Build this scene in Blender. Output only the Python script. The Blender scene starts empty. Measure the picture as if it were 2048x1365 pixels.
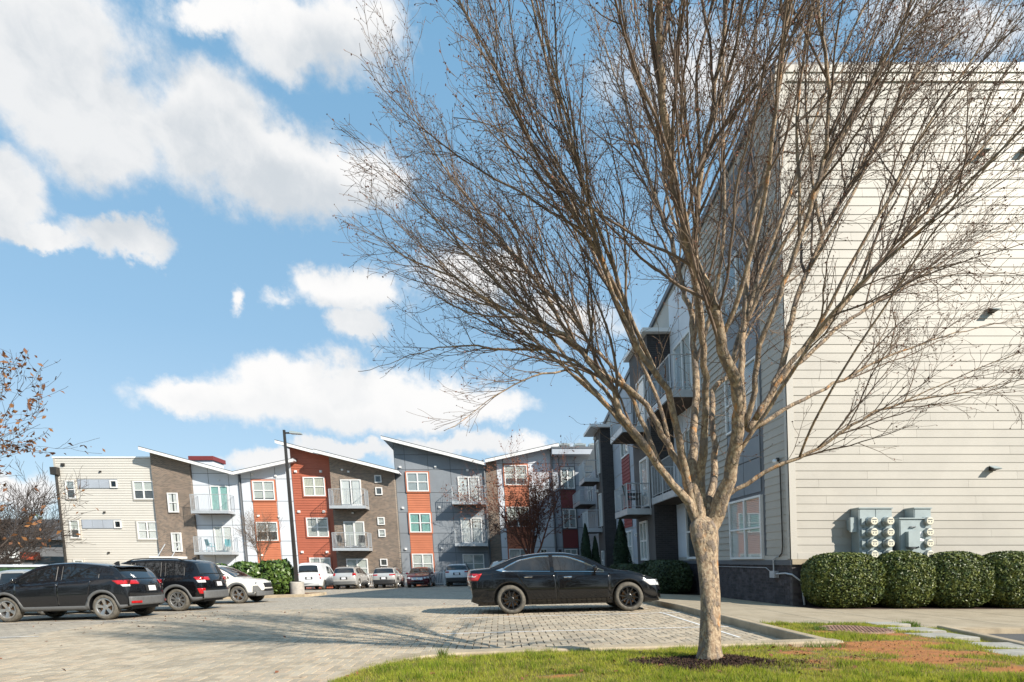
import bpy, bmesh, math, random
import numpy as np
from mathutils import Vector, Matrix
R = math.radians
random.seed(7); rng = np.random.default_rng(7)
sc = bpy.context.scene
COL = sc.collection

# ------------------------------------------------------------------ camera, sky, sun, exposure
# The photograph was straightened by its photographer: level lines are level but plumb lines lean by 3.5 degrees.
# The camera carries the same lens shift and lean; nothing in the scene does.
TILT, LEAN = math.atan(1100/17800.0), 0.061
cd = bpy.data.cameras.new('camera'); cam = bpy.data.objects.new('camera', cd); COL.objects.link(cam)
cd.sensor_width = 36; cd.lens = 1100*36/2048; cd.shift_x = (1024-1004.15)/2048; cd.shift_y = (1191-682.5)/2048
cd.clip_start = .05; cd.clip_end = 3000
mount = bpy.data.objects.new('camera_mount', None); COL.objects.link(mount); mount['kind'] = 'helper'
cam.parent = mount
lean = Matrix.Identity(4); lean[0][1] = LEAN
rot = Matrix.Rotation(R(90)-TILT, 4, 'X')
cam.matrix_parent_inverse = Matrix.Translation((0, 0, 1.25)) @ rot @ lean
sc.camera = cam

SUN_EL, SUN_AZ = R(32), math.atan2(.777, -.629)          # azimuth measured from +Y towards +X
sl = bpy.data.lights.new('sun', 'SUN'); sun = bpy.data.objects.new('sun', sl); COL.objects.link(sun)
sl.energy = 5.0; sl.angle = R(.55); sl.color = (1, .925, .81)
sdir = Vector((math.sin(SUN_AZ)*math.cos(SUN_EL), math.cos(SUN_AZ)*math.cos(SUN_EL), math.sin(SUN_EL)))
sun.rotation_euler = sdir.to_track_quat('Z', 'Y').to_euler()
sc.view_settings.view_transform = 'Standard'; sc.view_settings.look = 'None'
sc.view_settings.exposure = 0.56; sc.view_settings.gamma = 1; sc.view_settings.use_curve_mapping = False
sc.cycles.max_bounces = 6; sc.cycles.transparent_max_bounces = 12
sc.cycles.use_denoising = True
sc.cycles.caustics_reflective = False; sc.cycles.caustics_refractive = False

class NT:
    def __init__(s, nt): s.nt = nt; s.n = nt.nodes; s.l = nt.links
    def new(s, t, **k):
        n = s.n.new(t)
        for a, v in k.items(): setattr(n, a, v)
        return n
    def put(s, sock, v):
        if hasattr(v, 'is_output') or isinstance(v, bpy.types.NodeSocket): s.l.new(v, sock)
        elif v is not None: sock.default_value = v
    def math(s, op, a, b=None, c=None, clamp=False):
        n = s.new('ShaderNodeMath', operation=op, use_clamp=clamp)
        for i, v in enumerate((a, b, c)):
            if v is not None: s.put(n.inputs[i], v)
        return n.outputs[0]
    def vm(s, op, a, b=None, out=0):
        n = s.new('ShaderNodeVectorMath', operation=op)
        s.put(n.inputs[0], a)
        if b is not None: s.put(n.inputs['Scale'] if op == 'SCALE' else n.inputs[1], b)
        return n.outputs[out]
    def mix(s, f, a, b, mode='MIX'):
        n = s.new('ShaderNodeMix', data_type='RGBA', blend_type=mode)
        s.put(n.inputs[0], f); s.put(n.inputs[6], a); s.put(n.inputs[7], b)
        return n.outputs[2]
    def noise(s, vec, scale, detail=4, rough=.55, out=0):
        n = s.new('ShaderNodeTexNoise'); s.put(n.inputs['Vector'], vec)
        n.inputs['Scale'].default_value = scale; n.inputs['Detail'].default_value = detail; n.inputs['Roughness'].default_value = rough
        return n.outputs[out]
    def ramp(s, v, stops):
        n = s.new('ShaderNodeValToRGB'); s.put(n.inputs[0], v); e = n.color_ramp.elements
        while len(e) < len(stops): e.new(.5)
        for q, (p, c) in zip(e, stops): q.position = p; q.color = c if len(c) == 4 else (*c, 1)
        return n.outputs[0]
    def smooth(s, v, lo, hi):
        n = s.new('ShaderNodeMapRange', interpolation_type='SMOOTHSTEP'); s.put(n.inputs[0], v)
        n.inputs[1].default_value = lo; n.inputs[2].default_value = hi
        return n.outputs[0]

# cumulus: (x/y, z/y) of centre, half width, half height, weight
CLOUDS = [(-0.754,0.867,0.198,0.152,1.00),(-0.657,0.736,0.147,0.106,1.00),(-0.474,0.748,0.130,0.118,1.00),(-0.340,0.695,0.148,0.095,1.00),(-0.219,0.682,0.113,0.074,0.90),(-0.818,0.611,0.074,0.079,1.00),(-0.790,0.553,0.114,0.021,0.90),(-0.644,0.569,0.101,0.032,1.00),(-0.456,0.935,0.085,0.040,1.00),(-0.321,0.911,0.120,0.068,1.00),(-0.209,0.915,0.146,0.080,0.80),(-0.444,0.476,0.021,0.024,0.60),(-0.363,0.478,0.035,0.019,0.35),(-0.243,0.485,0.088,0.051,1.00),(-0.240,0.416,0.053,0.043,1.00),(-0.390,0.313,0.151,0.069,1.00),(-0.516,0.300,0.151,0.042,1.00),(-0.249,0.295,0.169,0.065,1.00),(-0.108,0.278,0.125,0.050,1.00),(-0.000,0.287,0.080,0.043,0.90),(-0.383,0.186,0.099,0.026,0.80),(-0.266,0.199,0.108,0.025,0.90),(-0.077,0.199,0.152,0.030,0.80),(0.066,0.195,0.117,0.032,0.90),(-0.858,0.110,0.090,0.036,0.80),(-0.014,0.485,0.150,0.059,0.70),(0.396,0.842,0.224,0.097,0.55),(0.826,0.907,0.188,0.072,0.60),(0.141,0.425,0.124,0.051,0.60),]
w = bpy.data.worlds.new('World'); sc.world = w; w.use_nodes = True
t = NT(w.node_tree); t.n.clear()
sky = t.new('ShaderNodeTexSky', sky_type='NISHITA', sun_disc=False, sun_elevation=SUN_EL, sun_rotation=SUN_AZ, air_density=1.0, dust_density=.6, ozone_density=2.5)
tc = t.new('ShaderNodeTexCoord'); D = tc.outputs['Generated']
sep = t.new('ShaderNodeSeparateXYZ'); t.put(sep.inputs[0], D)
yy = t.math('MAXIMUM', sep.outputs[1], .04)
cmb = t.new('ShaderNodeCombineXYZ'); t.put(cmb.inputs[0], t.math('DIVIDE', sep.outputs[0], yy)); t.put(cmb.inputs[1], t.math('DIVIDE', sep.outputs[2], yy))
P0 = cmb.outputs[0]
wn = t.vm('SUBTRACT', t.noise(D, 4.5, 9, .58, 1), (.5, .5, .5))
wn2 = t.vm('SUBTRACT', t.noise(D, 13, 8, .62, 1), (.5, .5, .5))
P = t.vm('ADD', t.vm('ADD', P0, t.vm('SCALE', wn, .17)), t.vm('SCALE', wn2, .10))
def field(p):
    f = None
    for cx, cz, rx, rz, wt in CLOUDS:
        v = t.vm('MULTIPLY', t.vm('SUBTRACT', p, (cx, cz, 0)), (1/rx, 1/rz, 0))
        q = t.math('MULTIPLY_ADD', t.vm('LENGTH', v, out=1), -wt, wt*1.25)
        f = q if f is None else t.math('SMOOTH_MAX', f, q, .25)
    return f
fd = field(P)
# elsewhere in the sky: the same kind of cloud, scattered by noise
away = t.math('MAXIMUM', t.smooth(t.math('ABSOLUTE', t.math('DIVIDE', sep.outputs[0], yy)), 1.0, 1.5), t.smooth(t.math('DIVIDE', sep.outputs[2], yy), 1.05, 1.5))
gen = t.math('MULTIPLY', t.math('SUBTRACT', t.noise(D, 2.2, 7, .55), .54), 5.0)
dens = t.math('MAXIMUM', fd, t.math('ADD', gen, t.math('MULTIPLY', t.math('SUBTRACT', away, 1), 4)))
cov = t.smooth(t.math('ADD', dens, t.math('MULTIPLY', t.math('SUBTRACT', t.noise(D, 24, 8, .65), .5), .75)), .08, .62)
above = field(t.vm('ADD', P, (.03, .075, 0)))
lowf = t.math('MULTIPLY_ADD', t.smooth(t.math('DIVIDE', sep.outputs[2], yy), .25, .6), .65, .35)
shade = t.math('MULTIPLY', t.math('MULTIPLY', t.smooth(above, -.25, .5), lowf), t.math('MULTIPLY_ADD', t.smooth(t.noise(t.vm('ADD', D, t.vm('SCALE', wn2, .05)), 6.5, 7, .6), .34, .60), .62, .38))
cloud = t.mix(shade, (10.2, 10.15, 10.1, 1), (6.7, 7.2, 7.7, 1))
hs = t.new('ShaderNodeHueSaturation'); hs.inputs['Saturation'].default_value = 1.12; hs.inputs['Value'].default_value = 1.55; t.put(hs.inputs['Color'], sky.outputs[0])
up = t.smooth(sep.outputs[2], -.02, .05)
haze = t.ramp(sep.outputs[2], [(0, (.78, .87, .92)), (.10, (.55, .75, .91)), (.35, (.355, .595, .825)), (.75, (.21, .465, .73))])
blue = t.mix(.8, hs.outputs[0], t.vm('SCALE', haze, 10.6))
c = t.mix(t.math('MULTIPLY', cov, up), blue, cloud)
bg = t.new('ShaderNodeBackground'); t.put(bg.inputs[0], c); bg.inputs[1].default_value = .066
out = t.new('ShaderNodeOutputWorld'); t.put(out.inputs[0], bg.outputs[0])
w.cycles.sampling_method = 'MANUAL'; w.cycles.sample_map_resolution = 512

# ------------------------------------------------------------------ materials
MAT = {}
def mat(name, col, rough=.6, var=.0, vscale=3, col2=None, bump=0, bscale=40, metal=0, coat=0, spec=.5, obj_random=0, fine=0, coords='pos', extra=None):
    """Principled material; var/col2 mix in a second tone by noise, bump adds grain, obj_random shifts the tone per object."""
    m = bpy.data.materials.new(name); m.use_nodes = True; MAT[name] = m
    q = NT(m.node_tree); b = q.n['Principled BSDF']
    geo = q.new('ShaderNodeNewGeometry'); pos = geo.outputs['Position']
    if coords == 'obj': pos = q.new('ShaderNodeTexCoord').outputs['Object']
    col = (*col, 1)
    cur = None
    if var or col2:
        c2 = (*col2, 1) if col2 else tuple(min(1, x*(1-var)) for x in col[:3])+(1,)
        f = q.smooth(q.noise(pos, vscale, 6, .6), .35, .68)
        cur = q.mix(f, col, c2)
    if fine:
        f = q.noise(pos, bscale, 5, .7)
        cur = q.mix(fine, cur if cur is not None else col, q.mix(f, (.25, .25, .25, 1), (1.6, 1.6, 1.6, 1)), 'MULTIPLY')
    if obj_random:
        oi = q.new('ShaderNodeObjectInfo')
        k = q.math('MULTIPLY_ADD', oi.outputs['Random'], 2*obj_random, 1-obj_random)
        n = q.new('ShaderNodeHueSaturation'); q.put(n.inputs['Value'], k); q.put(n.inputs['Color'], cur if cur is not None else col); cur = n.outputs[0]
    q.put(b.inputs['Base Color'], cur if cur is not None else col)
    b.inputs['Roughness'].default_value = rough; b.inputs['Metallic'].default_value = metal
    b.inputs['Coat Weight'].default_value = coat; b.inputs['Coat Roughness'].default_value = .04
    b.inputs['Specular IOR Level'].default_value = spec
    if bump:
        bn = q.new('ShaderNodeBump'); bn.inputs['Strength'].default_value = bump; bn.inputs['Distance'].default_value = .02
        q.put(bn.inputs['Height'], q.noise(pos, bscale, 6, .65)); q.put(b.inputs['Normal'], bn.outputs[0])
    if extra: extra(q, b, pos, cur)
    return m

def brick_mat(name, c1, c2, mortar, bw, bh, axis='xz', msize=.01, rough=.85, bumpd=.006, dirt=.25, dirtscale=.7):
    m = bpy.data.materials.new(name); m.use_nodes = True; MAT[name] = m
    q = NT(m.node_tree); b = q.n['Principled BSDF']
    geo = q.new('ShaderNodeNewGeometry'); s = q.new('ShaderNodeSeparateXYZ'); q.put(s.inputs[0], geo.outputs['Position'])
    a = {'xz': (0, 2), 'yz': (1, 2), 'yx': (1, 0)}[axis]
    cb = q.new('ShaderNodeCombineXYZ'); q.put(cb.inputs[0], s.outputs[a[0]]); q.put(cb.inputs[1], s.outputs[a[1]])
    bt = q.new('ShaderNodeTexBrick'); q.put(bt.inputs['Vector'], cb.outputs[0])
    bt.inputs['Color1'].default_value = (*c1, 1); bt.inputs['Color2'].default_value = (*c2, 1); bt.inputs['Mortar'].default_value = (*mortar, 1)
    bt.inputs['Scale'].default_value = 1; bt.inputs['Mortar Size'].default_value = msize; bt.inputs['Brick Width'].default_value = bw; bt.inputs['Row Height'].default_value = bh
    bt.inputs['Mortar Smooth'].default_value = .1
    f = q.smooth(q.noise(geo.outputs['Position'], dirtscale, 7, .62), .36, .7)
    c = q.mix(q.math('MULTIPLY', f, dirt), bt.outputs['Color'], tuple(x*.45 for x in c1)+(1,))
    c = q.mix(.35, c, q.mix(q.noise(geo.outputs['Position'], 60, 4, .7), (.5, .5, .5, 1), (1.5, 1.5, 1.5, 1)), 'MULTIPLY')
    q.put(b.inputs['Base Color'], c); b.inputs['Roughness'].default_value = rough
    bn = q.new('ShaderNodeBump'); bn.invert = True; bn.inputs['Strength'].default_value = 1; bn.inputs['Distance'].default_value = bumpd
    q.put(bn.inputs['Height'], bt.outputs['Fac']); q.put(b.inputs['Normal'], bn.outputs[0])
    return m

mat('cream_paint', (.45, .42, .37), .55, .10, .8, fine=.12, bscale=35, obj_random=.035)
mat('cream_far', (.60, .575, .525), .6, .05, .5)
mat('cream_trim', (.50, .47, .42), .5, .05, 1)
mat('white_paint', (.80, .80, .79), .45, .06, 2)
mat('white_panel', (.66, .70, .76), .6, .08, .6, obj_random=.03)
mat('grey_panel', (.235, .26, .29), .6, .12, .7, obj_random=.05)
mat('blue_grey_panel', (.40, .44, .50), .6, .1, .7, obj_random=.04)
mat('dark_grey_paint', (.12, .13, .145), .55, .15, 1.5)
mat('red_siding', (.44, .125, .07), .6, .12, .8, fine=.15)
mat('orange_siding', (.55, .185, .095), .6, .1, .8, fine=.15)
mat('deep_red_siding', (.28, .05, .045), .6, .12, .8, fine=.15)
mat('deck_timber', (.075, .05, .035), .8, .3, 3)
mat('maroon_siding', (.20, .035, .035), .6, .15, .8, fine=.15)
brick_mat('brown_brick', (.27, .19, .14), (.095, .073, .06), (.36, .32, .27), .24, .08, msize=.012)
brick_mat('dark_brick_front', (.055, .05, .052), (.035, .033, .036), (.07, .066, .066), .24, .08)
brick_mat('dark_brick_side', (.055, .05, .052), (.035, .033, .036), (.07, .066, .066), .24, .08, 'yz')
mat('dark_render', (.105, .098, .098), .8, .25, 1.2, bump=.3, bscale=60)
mat('plinth_brick', (.085, .072, .078), .8, col2=(.045, .038, .042), vscale=4, bump=.5, bscale=90, obj_random=.35)
mat('mortar', (.11, .10, .098), .9, .2, 8)
mat('roof_metal', (.14, .15, .165), .45, .2, 1, metal=.3)
mat('roof_grey', (.17, .17, .17), .9, .2, 2)
mat('galvanised', (.36, .42, .43), .45, .12, 5, metal=.2)
mat('galvanised_rail', (.52, .55, .58), .4, .1, 8, metal=.3)
mat('meter_white', (.78, .74, .60), .25, .1, 30, coat=.6)
mat('meter_ring', (.5, .5, .46), .35, .15, 30, metal=.5)
mat('label_white', (.85, .85, .85), .5)
mat('window_dark', (.03, .035, .04), .08)
mat('interior', (.10, .10, .10), .9, .3, 2)
mat('blind', (.62, .62, .58), .8, .05, 3)
mat('blind_grey', (.42, .45, .46), .8, .08, 3)
mat('curtain', (.60, .56, .46), .9, .1, 4)
mat('curtain_white', (.74, .73, .72), .9, .08, 4)
mat('curtain_teal', (.28, .50, .46), .9, .15, 4)
mat('shutter_slat', (.74, .73, .70), .6)
mat('lamp_bronze', (.06, .055, .05), .45, .2, 6, metal=.4)
mat('concrete', (.40, .335, .24), .85, col2=(.32, .265, .185), vscale=2.5, bump=.25, bscale=80, fine=.25)
mat('kerb_concrete', (.48, .39, .27), .85, col2=(.34, .275, .19), vscale=3, bump=.35, bscale=70, fine=.3)
mat('pole_concrete', (.47, .44, .39), .85, .25, 4, bump=.3, bscale=50)
mat('asphalt', (.10, .10, .10), .9, .2, 2, bump=.5, bscale=120, fine=.3)
mat('flagstone', (.40, .385, .34), .85, .25, 6, bump=.4, bscale=50, fine=.25)
mat('rusty_iron', (.36, .22, .16), .8, col2=(.18, .105, .08), vscale=14, bump=.5, bscale=60)
mat('clay_soil', (.36, .17, .075), .95, col2=(.25, .13, .065), vscale=5, bump=.9, bscale=55, fine=.4)
mat('mulch', (.085, .045, .03), .95, col2=(.04, .022, .016), vscale=20, bump=.8, bscale=90)
mat('red_mulch', (.16, .05, .03), .95, col2=(.08, .03, .02), vscale=9, bump=.8, bscale=60)
mat('black_plastic', (.022, .022, .023), .5, .2, 20)
mat('trim_plastic', (.12, .122, .122), .6, .15, 12)
mat('tyre_rubber', (.085, .078, .066), .85, col2=(.15, .135, .11), vscale=12, bump=.2, bscale=60, coords='obj')
mat('rim_silver', (.55, .55, .54), .3, .1, 10, metal=.85)
mat('rim_black', (.02, .02, .02), .3, metal=.4, coat=.4)
mat('brake_copper', (.24, .13, .06), .5, .2, 20, metal=.6)
mat('chrome', (.80, .80, .80), .08, metal=1)
mat('lamp_clear', (.72, .74, .76), .08, .3, 30, coat=1)
mat('lamp_red', (.48, .012, .014), .12, .25, 18, coat=1)
mat('lamp_amber', (.65, .20, .02), .15, coat=1)
mat('car_glass', (.012, .014, .016), .03, spec=.8, coat=.5)
mat('plate', (.72, .72, .74), .4, .1, 40)
def paint(name, col, flake=.15, rough=.22): return mat(name, col, rough, metal=flake, coat=1, spec=.2, fine=.05, bscale=300, coords='obj', var=.08, vscale=1.5)
paint('paint_black', (.005, .005, .006), .05, .15); paint('paint_charcoal', (.014, .015, .018), .3, .25)
paint('paint_white', (.78, .76, .70), 0, .35); paint('paint_silver', (.58, .57, .55), .45, .3); paint('paint_burgundy', (.11, .008, .022), .35, .25)
paint('paint_coolwhite', (.70, .73, .76), 0, .35); paint('paint_grey', (.25, .26, .27), .5, .3)
mat('bbq_dark', (.03, .03, .03), .5)
mat('red_plastic', (.55, .06, .03), .5, .1, 3)
mat('teal_plastic', (.10, .36, .42), .5)
mat('leaf_holly', (.045, .078, .02), .47, col2=(.18, .20, .04), vscale=9, spec=.45, fine=.4, bscale=30)
mat('leaf_laurel', (.10, .16, .028), .38, col2=(.04, .085, .02), vscale=3, spec=.5)
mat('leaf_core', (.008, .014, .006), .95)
mat('leaf_cedar', (.012, .03, .012), .75, col2=(.022, .05, .018), vscale=5)
mat('leaf_hedge', (.028, .05, .02), .6, col2=(.05, .08, .025), vscale=4)
mat('leaf_autumn', (.24, .11, .035), .8, col2=(.12, .05, .03), vscale=2.5)
mat('leaf_rust', (.22, .08, .035), .8, col2=(.12, .05, .03), vscale=3)
mat('seed_brown', (.13, .05, .035), .85, col2=(.24, .10, .06), vscale=6)
mat('twig', (.125, .085, .062), .85, col2=(.235, .172, .122), vscale=2.5)
mat('twig_dark', (.07, .055, .048), .9, .3, 3)
mat('hedge_far', (.10, .14, .05), .9, col2=(.05, .08, .03), vscale=1.5)
mat('house_grey', (.20, .20, .21), .8, .15, 1)
mat('shingle', (.10, .10, .105), .9, .3, 3, bump=.4, bscale=30)
mat('sign_orange', (.62, .10, .045), .6, .1, 2)
mat('dumpster_green', (.05, .10, .05), .6, .2, 2)

def bark_extra(q, b, pos, cur):
    sv = q.new('ShaderNodeMapping'); sv.inputs['Scale'].default_value = (1, 1, .6); q.put(sv.inputs[0], pos)
    n1 = q.smooth(q.noise(sv.outputs[0], 15, 5, .6), .48, .60); n2 = q.smooth(q.noise(sv.outputs[0], 42, 4, .6), .40, .62); n3 = q.smooth(q.noise(sv.outputs[0], 9, 3, .6), .60, .72)
    c = q.mix(n2, (.285, .195, .125, 1), (.46, .355, .24, 1)); c = q.mix(n1, c, (.21, .165, .13, 1)); c = q.mix(q.math('MULTIPLY', n3, .85), c, (.52, .24, .075, 1))
    q.put(b.inputs['Base Color'], c)
    bn = q.new('ShaderNodeBump'); bn.inputs['Strength'].default_value = .8; bn.inputs['Distance'].default_value = .02
    q.put(bn.inputs['Height'], q.math('ADD', q.noise(sv.outputs[0], 30, 6, .7), q.math('MULTIPLY', n1, .6))); q.put(b.inputs['Normal'], bn.outputs[0])
mat('bark', (.3, .24, .18), .85, extra=bark_extra)

def glass_mat(name, tint):
    m = bpy.data.materials.new(name); m.use_nodes = True; MAT[name] = m
    q = NT(m.node_tree); q.n.clear()
    tr = q.new('ShaderNodeBsdfTransparent'); tr.inputs[0].default_value = (*tint, 1)
    gl = q.new('ShaderNodeBsdfGlossy'); gl.inputs['Roughness'].default_value = .015; gl.inputs[0].default_value = (.9, .95, 1, 1)
    fr = q.new('ShaderNodeLayerWeight'); fr.inputs[0].default_value = .5
    mx = q.new('ShaderNodeMixShader'); q.put(mx.inputs[0], q.math('MULTIPLY_ADD', q.math('POWER', fr.outputs[1], 4.5), .6, .04)); q.put(mx.inputs[1], tr.outputs[0]); q.put(mx.inputs[2], gl.outputs[0])
    o = q.new('ShaderNodeOutputMaterial'); q.put(o.inputs[0], mx.outputs[0])
glass_mat('window_glass', (.94, .96, .96))

def paver_extra(mortar, src=None):
    def f(q, b, pos, cur):
        s = q.new('ShaderNodeSeparateXYZ'); q.put(s.inputs[0], pos)
        cb = q.new('ShaderNodeCombineXYZ'); q.put(cb.inputs[0], s.outputs[1]); q.put(cb.inputs[1], s.outputs[0])
        bt = q.new('ShaderNodeTexBrick'); q.put(bt.inputs['Vector'], cb.outputs[0])
        bt.inputs['Color1'].default_value = (.475, .412, .325, 1); bt.inputs['Color2'].default_value = (.345, .30, .24, 1); bt.inputs['Mortar'].default_value = (.15, .13, .105, 1)
        bt.inputs['Scale'].default_value = 1; bt.inputs['Mortar Size'].default_value = mortar; bt.inputs['Brick Width'].default_value = .23; bt.inputs['Row Height'].default_value = .115
        base = bt.outputs[0]
        if src:
            r_ = q.new('ShaderNodeObjectInfo').outputs['Random'] if src == 'obj' else q.new('ShaderNodeVertexColor', layer_name='tone').outputs[0]
            base = q.ramp(r_, [(0, (.35, .292, .215)), (.5, (.44, .37, .275)), (.8, (.50, .425, .32)), (1, (.46, .36, .255))])
        n = q.noise(pos, .45, 6, .6); st = q.smooth(n, .50, .72)
        c = q.mix(q.math('MULTIPLY', st, .55), base, (.22, .20, .17, 1))
        sp = q.smooth(q.noise(pos, 2.2, 8, .72), .57, .72)
        c = q.mix(q.math('MULTIPLY', sp, .62), c, (.17, .155, .13, 1))
        tan = q.smooth(q.noise(pos, .8, 4, .5), .52, .75)
        c = q.mix(q.math('MULTIPLY', tan, .45), c, (.46, .36, .25, 1))
        c = q.mix(.4, c, q.mix(q.noise(pos, 55, 5, .7), (.5, .5, .5, 1), (1.5, 1.5, 1.5, 1)), 'MULTIPLY')
        q.put(b.inputs['Base Color'], c)
    return f
mat('paver', (.4, .36, .3), .88, bump=.35, bscale=70, extra=paver_extra(0, 'obj'))
mat('paver_field', (.4, .36, .3), .88, bump=.35, bscale=70, extra=paver_extra(0, 'col'))
mat('paver_far', (.4, .36, .3), .88, bump=.3, bscale=40, extra=paver_extra(.006))
mat('joint_sand', (.055, .05, .04), .95, .4, 12, bump=.5, bscale=150)
def worn(q, b, pos, cur):
    f = q.smooth(q.noise(pos, 9, 6, .7), .50, .68)
    q.put(b.inputs['Base Color'], q.mix(f, (.80, .79, .77, 1), (.42, .385, .32, 1)))
mat('worn_paint', (.7, .7, .67), .8, extra=worn)
def grass_extra(q, b, pos, cur):
    at = q.new('ShaderNodeVertexColor', layer_name='tone')
    q.put(b.inputs['Base Color'], at.outputs[0])
    b.inputs['Specular IOR Level'].default_value = .25
    tl = q.new('ShaderNodeBsdfTranslucent'); q.put(tl.inputs[0], q.mix(1, at.outputs[0], (1.25, 1.25, .7, 1), 'MULTIPLY'))
    mx = q.new('ShaderNodeMixShader'); mx.inputs[0].default_value = .48; q.put(mx.inputs[1], b.outputs[0]); q.put(mx.inputs[2], tl.outputs[0])
    q.put(q.n['Material Output'].inputs[0], mx.outputs[0])
mat('grass_blade', (.1, .15, .03), .6, extra=grass_extra)
def lawn_extra(q, b, pos, cur):
    at = q.new('ShaderNodeVertexColor', layer_name='bare')
    s = q.new('ShaderNodeSeparateColor'); q.put(s.inputs[0], at.outputs[0])
    f = q.math('ADD', s.outputs[0], q.math('MULTIPLY', q.math('SUBTRACT', q.noise(pos, 12, 6, .7), .5), 1.0))
    f = q.smooth(f, .3, .7)
    thatch = q.mix(q.noise(pos, 40, 4, .7), (.10, .105, .03, 1), (.27, .22, .085, 1))
    clay = q.mix(q.smooth(q.noise(pos, 6, 6, .7), .3, .7), (.50, .195, .055, 1), (.34, .145, .05, 1))
    clay = q.mix(.5, clay, q.mix(q.noise(pos, 70, 5, .7), (.4, .4, .4, 1), (1.6, 1.6, 1.6, 1)), 'MULTIPLY')
    q.put(b.inputs['Base Color'], q.mix(f, thatch, clay))
mat('lawn_soil', (.2, .15, .07), .95, bump=1.0, bscale=60, extra=lawn_extra)

# ------------------------------------------------------------------ building blocks
class MB:
    """Collects faces; build() links them as one mesh object."""
    def __init__(s): s.v = []; s.f = []
    def add(s, vs, fs):
        o = len(s.v); s.v += [tuple(p) for p in vs]; s.f += [tuple(i+o for i in f) for f in fs]; return s
    def box(s, x0, x1, y0, y1, z0, z1):
        return s.add([(x0,y0,z0),(x1,y0,z0),(x1,y1,z0),(x0,y1,z0),(x0,y0,z1),(x1,y0,z1),(x1,y1,z1),(x0,y1,z1)],
            [(0,3,2,1),(4,5,6,7),(0,1,5,4),(1,2,6,5),(2,3,7,6),(3,0,4,7)])
    def prism(s, base, top):
        n = len(base)
        return s.add(list(base)+list(top), [tuple(reversed(range(n))), tuple(range(n, 2*n))]+[(i, (i+1)%n, n+(i+1)%n, n+i) for i in range(n)])
    def tube(s, pts, r, k=6, cap=True):
        pts = [Vector(p) for p in pts]; rr = r if isinstance(r, (list, tuple)) else [r]*len(pts)
        o = len(s.v); up = Vector((.31, .17, .93)).normalized(); prev = None
        for i, p in enumerate(pts):
            d = (pts[min(i+1, len(pts)-1)]-pts[max(i-1, 0)])
            d = d.normalized() if d.length > 1e-9 else Vector((0, 0, 1))
            a = prev if prev is not None else (up if abs(d.dot(up)) < .95 else Vector((1, 0, 0)))
            a = (a-d*a.dot(d)).normalized(); b = d.cross(a); prev = a
            for j in range(k):
                q = 2*math.pi*j/k; s.v.append(tuple(p+(a*math.cos(q)+b*math.sin(q))*rr[i]))
        for i in range(len(pts)-1):
            for j in range(k):
                s.f.append((o+i*k+j, o+i*k+(j+1)%k, o+(i+1)*k+(j+1)%k, o+(i+1)*k+j))
        if cap:
            s.f.append(tuple(o+j for j in reversed(range(k)))); e = o+(len(pts)-1)*k; s.f.append(tuple(e+j for j in range(k)))
        return s
    def lathe(s, prof, n=24, M=None, caps=True):
        """prof: (radius, height) list turned about local z."""
        o = len(s.v)
        for r, h in prof:
            for j in range(n):
                q = 2*math.pi*j/n; p = Vector((r*math.cos(q), r*math.sin(q), h)); s.v.append(tuple(M @ p if M else p))
        for i in range(len(prof)-1):
            for j in range(n): s.f.append((o+i*n+j, o+i*n+(j+1)%n, o+(i+1)*n+(j+1)%n, o+(i+1)*n+j))
        if caps: s.f.append(tuple(o+j for j in reversed(range(n)))); e = o+(len(prof)-1)*n; s.f.append(tuple(e+j for j in range(n)))
        return s
    def grid(s, P):
        """P: rows of points."""
        o = len(s.v); m = len(P[0])
        for row in P: s.v += [tuple(p) for p in row]
        for i in range(len(P)-1):
            for j in range(m-1): s.f.append((o+i*m+j, o+i*m+j+1, o+(i+1)*m+j+1, o+(i+1)*m+j))
        return s
    def map(s, fn): s.v = [tuple(fn(*p)) for p in s.v]; return s
    def build(s, name, m, parent=None, smooth=False, local=False, fix=True, **props):
        me = bpy.data.meshes.new(name)
        v = s.v
        if parent is not None and not local:
            r = parent
            while r.parent: r = r.parent
            L = r.location; v = [(a-L.x, b-L.y, c-L.z) for a, b, c in v]
        me.from_pydata(v, [], s.f); me.update()
        if fix:
            bm = bmesh.new(); bm.from_mesh(me); bmesh.ops.recalc_face_normals(bm, faces=bm.faces); bm.to_mesh(me); bm.free()
        me.materials.append(MAT[m] if isinstance(m, str) else m)
        if smooth: me.shade_smooth()
        return link(name, me, parent, **props)
def link(name, me, parent=None, **props):
    o = bpy.data.objects.new(name, me); COL.objects.link(o)
    if parent is not None: o.parent = parent
    for k, x in props.items():
        if x is not None: o[k] = x
    return o
def thing(name, label, cat, loc=(0, 0, 0), rz=0, group=None):
    o = bpy.data.objects.new(name, None); COL.objects.link(o); o.location = loc; o.rotation_euler = (0, 0, rz)
    o.empty_display_size = .2
    return tag(o, label, cat, group)
def tag(o, label, cat, group=None):
    o['label'] = label; o['category'] = cat
    if group: o['group'] = group
    return o
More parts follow.
